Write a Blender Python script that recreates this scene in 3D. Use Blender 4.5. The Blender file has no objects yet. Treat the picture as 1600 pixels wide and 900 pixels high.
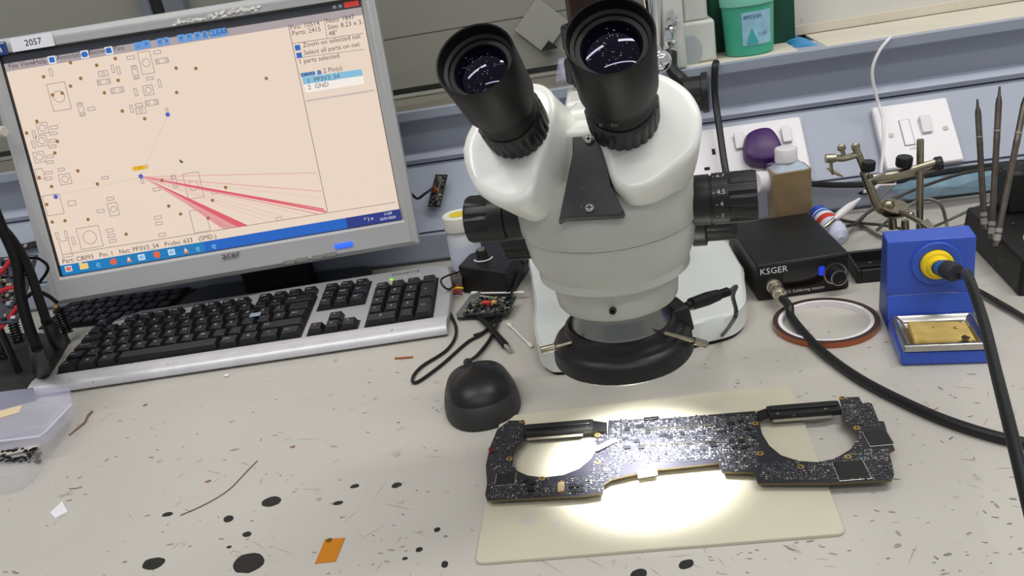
import bpy, bmesh, math, random
from mathutils import Matrix, Vector
random.seed(7)
SC = bpy.context.scene
COL = SC.collection
# ------------------------------------------------------------------ camera
F_PX = 1284.0; HS = -.182; PITCH = math.radians(22.8); WALLH = math.radians(9.2); CH = .37
_r = math.atan(HS)
_e = Vector((math.cos(_r), math.sin(_r), 0)); _dn = Vector((-math.sin(_r), math.cos(_r), 0)); _fw = Vector((0, 0, 1))
_up = -(_dn*math.cos(PITCH) + _fw*math.sin(PITCH))
_hd = _fw*math.cos(PITCH) - _dn*math.sin(PITCH)
_Y = _hd*math.cos(WALLH) + _e*math.sin(WALLH); _X = _e*math.cos(WALLH) - _hd*math.sin(WALLH)
RW = Matrix((_X, _Y, _up))                       # camera (x right, y down, z forward) -> world
CAMP = Vector((0, 0, CH))
def ray(px, py): return RW @ Vector((px-800, py-450, F_PX))
def at(px, py, z=0.0):
    d = ray(px, py); return CAMP + d*((z-CH)/d.z)
def aty(px, py, y):
    d = ray(px, py); return CAMP + d*(y/d.y)
def ad(px, py, dist): return CAMP + ray(px, py)*(dist/F_PX)
def onplane(px, py, p, n):
    d = ray(px, py); return CAMP + d*((Vector(p)-CAMP).dot(n)/d.dot(n))
cam = bpy.data.cameras.new('camera'); camo = bpy.data.objects.new('camera', cam); COL.objects.link(camo)
cx, cy, cz = RW @ Vector((1, 0, 0)), RW @ Vector((0, -1, 0)), RW @ Vector((0, 0, -1))
camo.matrix_world = Matrix(((cx.x, cy.x, cz.x, 0), (cx.y, cy.y, cz.y, 0), (cx.z, cy.z, cz.z, CH), (0, 0, 0, 1)))
cam.sensor_width = 36; cam.lens = F_PX/1600*36; cam.clip_start = .01; cam.clip_end = 50
SC.camera = camo
# ------------------------------------------------------------------ light and exposure
w = bpy.data.worlds.new('room_light'); SC.world = w; w.use_nodes = True
w.node_tree.nodes['Background'].inputs[0].default_value = (.93, .96, 1, 1)
w.node_tree.nodes['Background'].inputs[1].default_value = .38
def area(name, loc, rot, sx, sy, power, col=(1, 1, 1)):
    l = bpy.data.lights.new(name, 'AREA'); l.shape = 'RECTANGLE'; l.size = sx; l.size_y = sy; l.energy = power; l.color = col
    o = bpy.data.objects.new(name, l); COL.objects.link(o); o.location = loc; o.rotation_euler = rot; return o
area('ceiling_strip_light', (.75, .45, 1.8), (math.radians(4), math.radians(18), math.radians(12)), 1.2, .12, 15, (1, .98, .94))
area('ceiling_strip_light', (-.95, .1, 1.9), (math.radians(4), 0, math.radians(12)), 1.2, .12, 13, (1, .97, .94))
area('ceiling_strip_light', (.5, -1.0, 2.0), (math.radians(-20), 0, math.radians(8)), 2.4, .12, 30, (1, .98, .95))
SC.view_settings.view_transform = 'Standard'; SC.view_settings.look = 'None'
SC.view_settings.gamma = 1; SC.view_settings.use_curve_mapping = False
SC.view_settings.exposure = 0.0
# ------------------------------------------------------------------ materials
def lin(c):
    return tuple(((x/255)/12.92 if x/255 <= .04045 else ((x/255+.055)/1.055)**2.4) for x in c)
MATS = {}
def mat(name, rgb, rough=.5, metal=0, var=0, vscale=40, bump=0, bscale=200, emit=0, spec=.5, coat=0, alpha=1, trans=0, dirt=None, ior=1.45):
    if name in MATS: return MATS[name]
    m = bpy.data.materials.new(name); m.use_nodes = True; nt = m.node_tree; b = nt.nodes['Principled BSDF']
    c = lin(rgb) + (1,)
    b.inputs['Base Color'].default_value = c; b.inputs['Roughness'].default_value = rough; b.inputs['Metallic'].default_value = metal
    b.inputs['Specular IOR Level'].default_value = spec; b.inputs['IOR'].default_value = ior
    b.inputs['Coat Weight'].default_value = coat; b.inputs['Coat Roughness'].default_value = .08
    b.inputs['Transmission Weight'].default_value = trans
    if emit:
        b.inputs['Emission Color'].default_value = c; b.inputs['Emission Strength'].default_value = emit
        b.inputs['Base Color'].default_value = (0.02, .02, .02, 1)
    tc = nt.nodes.new('ShaderNodeTexCoord')
    def noise(sc, det=4):
        n = nt.nodes.new('ShaderNodeTexNoise'); n.inputs['Scale'].default_value = sc; n.inputs['Detail'].default_value = det
        nt.links.new(tc.outputs['Object'], n.inputs['Vector']); return n
    src = None
    if var:
        n = noise(vscale); r = nt.nodes.new('ShaderNodeValToRGB')
        r.color_ramp.elements[0].position = .3; r.color_ramp.elements[1].position = .7
        r.color_ramp.elements[0].color = tuple(x*(1-var) for x in c[:3])+(1,); r.color_ramp.elements[1].color = tuple(min(1, x*(1+var)) for x in c[:3])+(1,)
        nt.links.new(n.outputs['Fac'], r.inputs[0]); src = r.outputs[0]
    if dirt:                                       # dirt = (rgb, scale, threshold, softness)
        n = noise(dirt[1], 8); r = nt.nodes.new('ShaderNodeValToRGB')
        r.color_ramp.elements[0].position = dirt[2]; r.color_ramp.elements[1].position = dirt[2]+dirt[3]
        r.color_ramp.elements[0].color = (0, 0, 0, 1); r.color_ramp.elements[1].color = (1, 1, 1, 1)
        nt.links.new(n.outputs['Fac'], r.inputs[0])
        mx = nt.nodes.new('ShaderNodeMix'); mx.data_type = 'RGBA'
        nt.links.new(r.outputs[0], mx.inputs[0])
        if src: nt.links.new(src, mx.inputs[6])
        else: mx.inputs[6].default_value = c
        mx.inputs[7].default_value = lin(dirt[0])+(1,); src = mx.outputs[2]
    if src: nt.links.new(src, b.inputs['Base Color'])
    if bump:
        n = noise(bscale, 3); bp = nt.nodes.new('ShaderNodeBump'); bp.inputs['Strength'].default_value = bump; bp.inputs['Distance'].default_value = .001
        nt.links.new(n.outputs['Fac'], bp.inputs['Height']); nt.links.new(bp.outputs[0], b.inputs['Normal'])
    if alpha < 1:
        b.inputs['Alpha'].default_value = alpha
    MATS[name] = m; return m
TABLE = mat('laminate', (189, 185, 177), .42, var=.03, vscale=6, dirt=((150, 143, 132), 55, .66, .1), bump=.03, bscale=300)
TABLE_EDGE = mat('table_edge', (120, 118, 112), .6)
WHITE_ENAMEL = mat('white_enamel', (230, 232, 225), .3, var=.02, vscale=25, coat=.25, dirt=((150, 142, 120), 95, .73, .03))
GREY_ENAMEL = mat('grey_enamel', (180, 182, 174), .36, var=.02, vscale=18, coat=.15, dirt=((120, 112, 95), 110, .74, .02))
BASE_WHITE = mat('base_enamel', (220, 224, 220), .3, var=.02, vscale=20, coat=.2, dirt=((60, 60, 58), 75, .72, .02))
BLACK_PL = mat('black_plastic', (22, 22, 23), .38, var=.15, vscale=90)
BLACK_MATTE = mat('black_rubber', (14, 14, 15), .5, spec=.35, var=.2, vscale=60, bump=.1, bscale=500)
BLACK_DUSTY = mat('dusty_black', (24, 24, 24), .5, var=.2, vscale=70, dirt=((120, 118, 110), 160, .68, .05))
BLACK_GLOSS = mat('black_gloss', (8, 8, 9), .12, coat=.4)
BLACK_METAL = mat('black_painted_metal', (16, 17, 18), .42, var=.1, vscale=40, dirt=((110, 110, 105), 260, .72, .03))
CHROME = mat('chrome', (225, 225, 225), .08, 1)
STEEL = mat('brushed_steel', (185, 183, 176), .28, 1, var=.08, vscale=80)
NICKEL = mat('dull_nickel', (165, 158, 138), .32, 1, var=.15, vscale=120)
BRASS = mat('brass', (200, 160, 80), .3, 1)
GOLD = mat('gold_pad', (214, 168, 92), .35, .8)
SILVER = mat('silver_plastic', (176, 176, 177), .38, .1, var=.02)
SILVER_DARK = mat('silver_grey_plastic', (140, 139, 134), .42, .2, var=.02)
SILVER_BAR = mat('silver_bar', (208, 208, 212), .42, .35, var=.05, vscale=60, dirt=((140, 135, 125), 120, .66, .08))
KEY = mat('key_plastic', (26, 27, 29), .38, var=.1, vscale=120, dirt=((80, 80, 78), 400, .7, .05))
KEY_LEG = mat('key_legend', (190, 190, 190), .5)
LENS = mat('coated_lens', (4, 3, 12), .02, spec=.5, ior=1.38)
LENS.node_tree.nodes['Principled BSDF'].inputs['Specular Tint'].default_value = (.7, .68, 1, 1)
DUST = mat('dust_speck', (190, 190, 200), .8)
PAPER = mat('white_paper', (225, 225, 232), .8, var=.02)
CREAM = mat('cream_paint', (216, 208, 192), .6, var=.05, vscale=14, dirt=((170, 140, 100), 30, .7, .1))
WHITE_PANEL = mat('off_white_panel', (214, 212, 205), .55, var=.04, vscale=8, dirt=((170, 165, 150), 30, .7, .1))
BLUEGREY = mat('blue_grey_trunking', (162, 169, 184), .45, var=.03, vscale=10, dirt=((105, 110, 118), 40, .72, .1))
BLUEGREY_L = mat('blue_grey_rib', (168, 174, 190), .4, var=.03, vscale=10)
GREYPANEL = mat('grey_green_panel', (138, 137, 128), .5, var=.03, vscale=5)
DARK = mat('dark_gap', (28, 28, 28), .8)
PCB = mat('circuit_board', (37, 36, 43), .35, var=.2, vscale=60)
PCB_EDGE = mat('board_edge', (96, 82, 52), .5)
CHIP = mat('chip_black', (24, 25, 27), .35)
SOLDER = mat('solder_silver', (205, 208, 212), .25, .9)
TAN = mat('tan_component', (150, 144, 122), .5)
CREAM_MAT = mat('silicone_mat', (198, 193, 172), .5, var=.02, vscale=9)
WHITE_PL = mat('white_plastic', (232, 228, 230), .35)
BLUE_ST = mat('blue_painted_metal', (50, 86, 190), .35, var=.06, vscale=30, coat=.2, dirt=((120, 140, 190), 200, .74, .03))
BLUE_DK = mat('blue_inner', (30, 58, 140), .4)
YELLOW = mat('yellow_plastic', (240, 205, 30), .4)
AMBER = mat('polyimide_amber', (196, 122, 12), .3, coat=.3)
RED_W = mat('red_wire', (190, 35, 40), .4)
PURPLE = mat('purple_plastic', (66, 24, 92), .4, var=.08)
GREEN_BOX = mat('dark_green', (8, 66, 48), .5, var=.06)
JAR_G = mat('green_jar', (66, 168, 140), .35, var=.03, spec=.5)
TEAL_L = mat('jar_label', (150, 195, 215), .5, var=.12, vscale=60)
CABLE_B = mat('blue_cable', (60, 140, 190), .45)
INK = mat('dark_stain', (34, 34, 33), .55, var=.2, vscale=150)
BROWN_TAPE = mat('brown_tape', (138, 118, 86), .3, var=.12, vscale=50, bump=.6, bscale=60)
CABLE_BK = mat('black_cable', (20, 21, 23), .4, dirt=((110, 110, 110), 300, .72, .03))
CABLE_GR = mat('grey_cable', (112, 108, 100), .5)
COPPER = mat('copper_wire', (150, 82, 52), .4, .5)
SPONGE = mat('sponge', (196, 168, 96), .9, var=.15, vscale=80, bump=1, bscale=250, dirt=((50, 36, 22), 70, .62, .03))
CLEAR = mat('clear_plastic', (222, 222, 228), .12, alpha=.13, spec=.5, coat=.4)
CLEAR_D = mat('clear_plastic_dense', (206, 208, 236), .2, alpha=.34, spec=.5)
TRANSL = mat('translucent_disc', (200, 203, 206), .35, alpha=.85)
# ------------------------------------------------------------------ mesh builder
I4 = Matrix.Identity(4)
def T(x, y, z): return Matrix.Translation((x, y, z))
def RX(a): return Matrix.Rotation(a, 4, 'X')
def RY(a): return Matrix.Rotation(a, 4, 'Y')
def RZ(a): return Matrix.Rotation(a, 4, 'Z')
def frame(o, z, xh=(1, 0, 0)):
    z = Vector(z).normalized(); x = Vector(xh); x = (x - z*x.dot(z))
    if x.length < 1e-4: x = Vector((0, 1, 0)); x = x - z*x.dot(z)
    x.normalize(); y = z.cross(x); o = Vector(o)
    return Matrix(((x.x, y.x, z.x, o.x), (x.y, y.y, z.y, o.y), (x.z, y.z, z.z, o.z), (0, 0, 0, 1)))
def catmull(P, n=8):
    P = [Vector(p) for p in P]
    if len(P) < 3: return P
    Q = [P[0]*2-P[1]] + P + [P[-1]*2-P[-2]]; out = []
    for i in range(1, len(Q)-2):
        a, b, c, d = Q[i-1:i+3]
        for k in range(n):
            t = k/n; out.append(.5*((2*b)+(c-a)*t+(2*a-5*b+4*c-d)*t*t+(3*b-a-3*c+d)*t**3))
    out.append(P[-1]); return out
TXT = {}
class MB:
    def __init__(s, M=None): s.M = M or I4; s.v = []; s.f = []; s.m = []
    def add(s, vs, fs, mi=0, M=None):
        k = len(s.v); X = s.M @ M if M is not None else s.M
        s.v += [X @ Vector(p) for p in vs]; s.f += [tuple(i+k for i in f) for f in fs]; s.m += [mi]*len(fs); return s
    def box(s, c, d, mi=0, M=None, top=1.0, topy=None):
        x, y, z = d[0]/2, d[1]/2, d[2]/2; ty = top if topy is None else topy
        vs = [(c[0]+sx*x*(top if sz > 0 else 1), c[1]+sy*y*(ty if sz > 0 else 1), c[2]+sz*z) for sz in (-1, 1) for sx, sy in ((-1, -1), (1, -1), (1, 1), (-1, 1))]
        return s.add(vs, [(3, 2, 1, 0), (4, 5, 6, 7), (0, 1, 5, 4), (1, 2, 6, 5), (2, 3, 7, 6), (3, 0, 4, 7)], mi, M)
    def lathe(s, prof, mi=0, M=None, seg=40, cap=True, knurl=None, mis=None):
        vs, fs, n = [], [], len(prof); ms = []
        for j, (r, z) in enumerate(prof):
            for i in range(seg):
                rr = r
                if knurl and knurl[0] <= j <= knurl[1] and (i % knurl[2]) == 0: rr = r-knurl[3]
                a = 2*math.pi*i/seg; vs.append((rr*math.cos(a), rr*math.sin(a), z))
        for j in range(n-1):
            for i in range(seg):
                i2 = (i+1) % seg; fs.append((j*seg+i, j*seg+i2, (j+1)*seg+i2, (j+1)*seg+i)); ms.append(mis[j] if mis else mi)
        if cap:
            if prof[0][0] > 1e-5: fs.append(tuple(range(seg))[::-1]); ms.append(mis[0] if mis else mi)
            if prof[-1][0] > 1e-5: fs.append(tuple((n-1)*seg+i for i in range(seg))); ms.append(mis[-1] if mis else mi)
        k = len(s.m); s.add(vs, fs, 0, M); s.m[k:] = ms; return s
    def cyl(s, p0, p1, r, r2=None, mi=0, seg=20):
        p0, p1 = Vector(p0), Vector(p1); L = (p1-p0).length
        return s.lathe([(r, 0), (r if r2 is None else r2, L)], mi, frame(p0, p1-p0), seg)
    def tube(s, P, r, mi=0, seg=8, n=8, closed=False, r2=None):
        P = catmull(P, n) if n > 1 else [Vector(p) for p in P]; vs, fs = [], []
        x = None
        for i, p in enumerate(P):
            t = (P[min(i+1, len(P)-1)]-P[max(i-1, 0)]).normalized()
            if x is None: x = t.cross(Vector((0, 0, 1)))
            if x.length < 1e-3: x = t.cross(Vector((1, 0, 0)))
            x = (x - t*x.dot(t)).normalized(); y = t.cross(x)
            rr = r if r2 is None else r+(r2-r)*i/(len(P)-1)
            for k in range(seg):
                a = 2*math.pi*k/seg; vs.append(p+x*rr*math.cos(a)+y*rr*math.sin(a))
        for i in range(len(P)-1):
            for k in range(seg):
                k2 = (k+1) % seg; fs.append((i*seg+k, i*seg+k2, (i+1)*seg+k2, (i+1)*seg+k))
        fs.append(tuple(range(seg))[::-1]); fs.append(tuple((len(P)-1)*seg+k for k in range(seg)))
        return s.add(vs, fs, mi)
    def prism(s, poly, z0, z1, mi=0, M=None, side=None, inset=0, zi=0):
        n = len(poly); c = sum((Vector((p[0], p[1])) for p in poly), Vector((0, 0)))/n
        A = [(p[0], p[1], z0) for p in poly]; B = [(p[0], p[1], z1-zi) for p in poly]; vs = A+B
        fs = [tuple(range(n))[::-1]]; mm = [mi if side is None else side]
        for i in range(n): fs.append((i, (i+1) % n, n+(i+1) % n, n+i)); mm.append(mi if side is None else side)
        if inset:
            C = []
            for p in poly:
                d = Vector((p[0], p[1]))-c; d = d*(1-inset/max(d.length, 1e-6)); C.append((c.x+d.x, c.y+d.y, z1))
            vs += C
            for i in range(n): fs.append((n+i, n+(i+1) % n, 2*n+(i+1) % n, 2*n+i)); mm.append(mi)
            fs.append(tuple(2*n+i for i in range(n)))
        else: fs.append(tuple(n+i for i in range(n)))
        mm.append(mi); k = len(s.m); s.add(vs, fs, 0, M); s.m[k:] = mm; return s
    def flat(s, pts, mi=0, M=None): return s.add(pts, [tuple(range(len(pts)))], mi, M)
    def sphere(s, c, r, mi=0, sc=(1, 1, 1), seg=20, rings=12, M=None):
        pr = [(r*math.sin(math.pi*j/rings), -r*math.cos(math.pi*j/rings)) for j in range(rings+1)]
        pr[0] = (1e-6, -r); pr[-1] = (1e-6, r)
        X = T(*c) @ Matrix.Diagonal((sc[0], sc[1], sc[2], 1)); X = M @ X if M is not None else X
        return s.lathe(pr, mi, X, seg, cap=False)
    def text(s, t, size, M=None, mi=0, align='CENTER', ext=0):
        k = (t, size, align, ext)
        if k not in TXT:
            cu = bpy.data.curves.new('t', 'FONT'); cu.body = t; cu.size = size; cu.align_x = align; cu.align_y = 'CENTER'
            cu.resolution_u = 2; cu.extrude = ext
            o = bpy.data.objects.new('t', cu); me = o.to_mesh()
            TXT[k] = ([tuple(v.co) for v in me.vertices], [tuple(p.vertices) for p in me.polygons]); o.to_mesh_clear(); bpy.data.objects.remove(o)
        v, f = TXT[k]
        if f: s.add(v, f, mi, M)
        return s
WM = {}
def tag(o, label=None, cat=None, group=None, kind=None):
    if label: o['label'] = label
    if cat: o['category'] = cat
    if group: o['group'] = group
    if kind: o['kind'] = kind
    return o
def obj(name, mb, mats, parent=None, loc=None, bevel=0, smooth=35, label=None, cat=None, group=None, kind=None, seg=2, sub=0):
    me = bpy.data.meshes.new(name)
    W = WM[parent.name] if parent is not None else (T(*loc) if loc is not None else I4)
    inv = W.inverted()
    me.from_pydata([inv @ p for p in mb.v], [], mb.f)
    if not isinstance(mats, (list, tuple)): mats = [mats]
    for m in mats: me.materials.append(m)
    me.polygons.foreach_set('material_index', [min(i, len(mats)-1) for i in mb.m])
    me.update()
    bm = bmesh.new(); bm.from_mesh(me); big = [f for f in bm.faces if len(f.verts) > 4]
    if big: bmesh.ops.triangulate(bm, faces=big)
    if kind != 'stuff' : bmesh.ops.recalc_face_normals(bm, faces=bm.faces)
    bm.to_mesh(me); bm.free()
    if smooth:
        me.polygons.foreach_set('use_smooth', [True]*len(me.polygons)); me.set_sharp_from_angle(angle=math.radians(smooth))
    o = bpy.data.objects.new(name, me); COL.objects.link(o)
    if parent is not None: o.parent = parent
    elif loc is not None: o.location = loc
    WM[o.name] = W
    if bevel:
        md = o.modifiers.new('bevel', 'BEVEL'); md.width = bevel; md.segments = seg; md.limit_method = 'ANGLE'; md.angle_limit = math.radians(40); md.harden_normals = False
    if sub:
        md = o.modifiers.new('sub', 'SUBSURF'); md.levels = sub; md.render_levels = sub
    return tag(o, label, cat, group, kind)
def thing(name, label, cat, M=I4, group=None):
    o = bpy.data.objects.new(name, None); COL.objects.link(o); o.empty_display_size = .02
    if isinstance(M, (tuple, Vector)): M = T(*M)
    o.location = M.to_translation(); o.rotation_mode = 'QUATERNION'; o.rotation_quaternion = M.to_quaternion()
    WM[o.name] = M; return tag(o, label, cat, group)
def disc_poly(n, rx, ry, jit=0, cxy=(0, 0), rot=0):
    out = []
    for i in range(n):
        a = 2*math.pi*i/n; k = 1+random.uniform(-jit, jit); x, y = rx*k*math.cos(a), ry*k*math.sin(a)
        out.append((cxy[0]+x*math.cos(rot)-y*math.sin(rot), cxy[1]+x*math.sin(rot)+y*math.cos(rot)))
    return out
def rrect(wx, wy, r, n=5, c=(0, 0)):
    out = []
    for sx, sy, a0 in ((1, -1, -90), (1, 1, 0), (-1, 1, 90), (-1, -1, 180)):
        for k in range(n+1):
            a = math.radians(a0+90*k/n); out.append((c[0]+sx*(wx/2-r)+r*math.cos(a), c[1]+sy*(wy/2-r)+r*math.sin(a)))
    return out
def xy(px, py, z=0): p = at(px, py, z); return (p.x, p.y)
def inside(p, poly):
    c = False; n = len(poly)
    for i in range(n):
        a, b = poly[i], poly[i-1]
        if (a[1] > p[1]) != (b[1] > p[1]) and p[0] < (b[0]-a[0])*(p[1]-a[1])/(b[1]-a[1])+a[0]: c = not c
    return c
# ================================================================== SETTING
XL, XR = -1.5, 1.0
wb = thing('workbench', 'pale grey laminate workbench top, scratched and spotted with dark stains', 'workbench', (0, .6, 0))
obj('worktop', MB().box(((XL+XR)/2, .55, -.015), (XR-XL, .9, .03)), [TABLE], wb, bevel=.001)
for px, py, rx, ry, jit in ((424, 784, 16, 7.5, .06), (388, 880, 25, 15, .05), (240, 881, 18, 9, .1), (357, 811, 8, 5, .05), (386, 835, 7, 4, .1), (262, 804, 9, 3, .1),
        (554, 760, 7, 3, .15), (620, 758, 8, 4, .15), (358, 855, 4, 2, .1), (683, 828, 5, 3.6, .1), (655, 859, 5.5, 3.5, .05), (633, 873, 4.5, 2.2, .1), (695, 882, 5.5, 5, .1),
        (1072, 882, 12, 7, .05), (998, 898, 13, 9, .05), (529, 786, 8, 3, .2)):
    pts = []
    for i in range(16):
        a = i/16*2*math.pi; k = 1+random.uniform(-jit, jit); pts.append(xy(px+rx*k*math.cos(a), py+ry*k*math.sin(a)-rx*.2*k*math.cos(a)))
    obj('ink_stain', MB().prism(pts, 0, .0003), [INK], wb)
# fine marks of wear that nobody could count
mk = MB(); random.seed(3)
for i in range(90):
    px, py = random.choice([(random.uniform(250, 780), random.uniform(690, 900)), (random.uniform(1350, 1600), random.uniform(600, 900)), (random.uniform(100, 700), random.uniform(600, 900)), (random.uniform(760, 1300), random.uniform(850, 900))])
    p = at(px, py); a = random.choice([random.gauss(1.15, .2), random.gauss(-.6, .4)]); L = random.uniform(.004, .035)*(random.random()**1.5+.2); wd = random.uniform(.00012, .0003)
    d = Vector((math.cos(a), math.sin(a), 0)); n = Vector((-d.y, d.x, 0))*wd; b = d*L+Vector((-d.y, d.x, 0))*random.uniform(-.002, .002)
    z = Vector((0, 0, .00015)); mk.flat([p-n+z, p+b*.5-n+z, p+b+z, p+b*.5+n+z], 0)
for i in range(420):
    px, py = random.choice([(random.uniform(0, 780), random.uniform(560, 900)), (random.uniform(1100, 1600), random.uniform(500, 900))])
    p = at(px, py); s_ = random.uniform(.0004, .0016)*random.uniform(.4, 1); a = random.uniform(0, 3.1)
    mk.flat([(p.x+q[0], p.y+q[1], .0002) for q in disc_poly(6, s_*random.uniform(1, 3), s_*.7, .3, rot=random.choice([.2, -.3, a]))], random.choice([0, 0, 0, 2, 2, 1]))
obj('wear_mark', mk, [mat('scratch', (146, 140, 130), .6), mat('speck_brown', (150, 122, 105), .6), mat('speck_grey', (128, 124, 118), .6)], wb, kind='stuff', smooth=0)
# trunking along the wall
tr = thing('cable_trunking', 'blue grey three-section cable trunking running along the back of the bench', 'trunking', (0, 1.0, 0))
def strip(name, prof, m, x0=XL, x1=XR, parent=tr, **k):
    n = len(prof); vs = [(x0, y, z) for y, z in prof]+[(x1, y, z) for y, z in prof]
    fs = [(i, (i+1) % n, n+(i+1) % n, n+i) for i in range(n)]+[tuple(range(n))[::-1], tuple(range(n, 2*n))]
    return obj(name, MB().add(vs, fs), [m], parent, **k)
strip('bottom_strip', [(.99, 0), (.982, .006), (.979, .040), (.984, .043), (1.1, .043), (1.1, 0)], BLUEGREY, bevel=.001)
strip('sloped_cover', [(.980, .0445), (.985, .0445), (1.0475, .1155), (1.0455, .1165), (1.1, .1165), (1.1, .0445)][:2]+[(1.049, .1155), (1.1, .1155), (1.1, .045)], BLUEGREY)
strip('groove', [(1.055, .1155), (1.055, .118), (1.1, .118), (1.1, .1155)], DARK)
strip('rib', [(1.046, .118), (1.043, .124), (1.048, .130), (1.056, .133), (1.1, .133), (1.1, .118)], BLUEGREY_L)
strip('upper_cover', [(1.058, .133), (1.058, .172), (1.1, .172), (1.1, .133)], BLUEGREY)
strip('ledge_lip', [(1.032, .178), (1.030, .189), (1.036, .1895), (1.1, .1895), (1.1, .172), (1.05, .172)], BLUEGREY)
obj('ledge_top', MB().box(((.06+.225)/2, 1.095, .1885), (.225-.06, .106, .0035)).box(((.257+XR)/2, 1.095, .1885), (XR-.257, .106, .0035)), [CREAM], tr, bevel=.0006)
obj('ledge_top', MB().box(((XL+.06)/2, 1.095, .1885), (.06-XL, .106, .0035)), [mat('ledge_grey', (122, 118, 108), .5, var=.05)], tr, bevel=.0006, label='grey stretch of the ledge')
obj('ledge_well', MB().box((.241, 1.10, .178), (.034, .09, .004)), [DARK], tr)
wp = obj('wall_back', MB().box(((XL+XR)/2, 1.215, .7), (XR-XL, .1, 1.4)), [GREYPANEL], None, (0, 1.2, 0), kind='structure')
obj('upper_board', MB().box(((XL+.03)/2, 1.158, .87), (.03-XL, .014, 1.2)), [GREYPANEL], wp, bevel=.001)
obj('lower_board', MB().box(((XL+.03)/2, 1.1587, .2355), (.03-XL, .0134, .069)), [GREYPANEL], wp, bevel=.001)
obj('board_rail', MB().box(((XL+.03)/2, 1.141, .1925), (.03-XL, .018, .004)), [GREYPANEL], wp, bevel=.001)
obj('cream_board', MB().box(((.238+XR)/2, 1.157, .70), (XR-.238, .014, 1.0)), [WHITE_PANEL], wp, bevel=.002)
obj('cream_board_foot', MB().box(((.238+XR)/2, 1.1515, .1965), (XR-.238, .004, .013)), [CREAM], wp, bevel=.001)
for dx, wd, m, dy in ((0, .014, mat('rail_grey', (110, 115, 122), .5), 0), (.017, .02, DARK, .004), (.041, .03, MATS['rail_grey'], 0)):
    p = aty(215, 10, 1.14); obj('rail', MB().box((p.x+dx+.012, 1.143+dy, .7), (wd, .014, .98)), [m], wp, bevel=.001)
obj('floor', MB().box(((XL+XR)/2, .2, -.76), (4, 3.6, .02)), [mat('floor_grey', (120, 120, 118), .6, var=.05)], None, (0, 0, -.76), kind='structure')
for lx, ly in ((XL+.06, .15), (XR-.06, .15), (XL+.06, .94), (XR-.06, .94)):
    obj('leg', MB().box((lx, ly, -.39), (.05, .05, .72)), [TABLE_EDGE], wb, bevel=.002)
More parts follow.
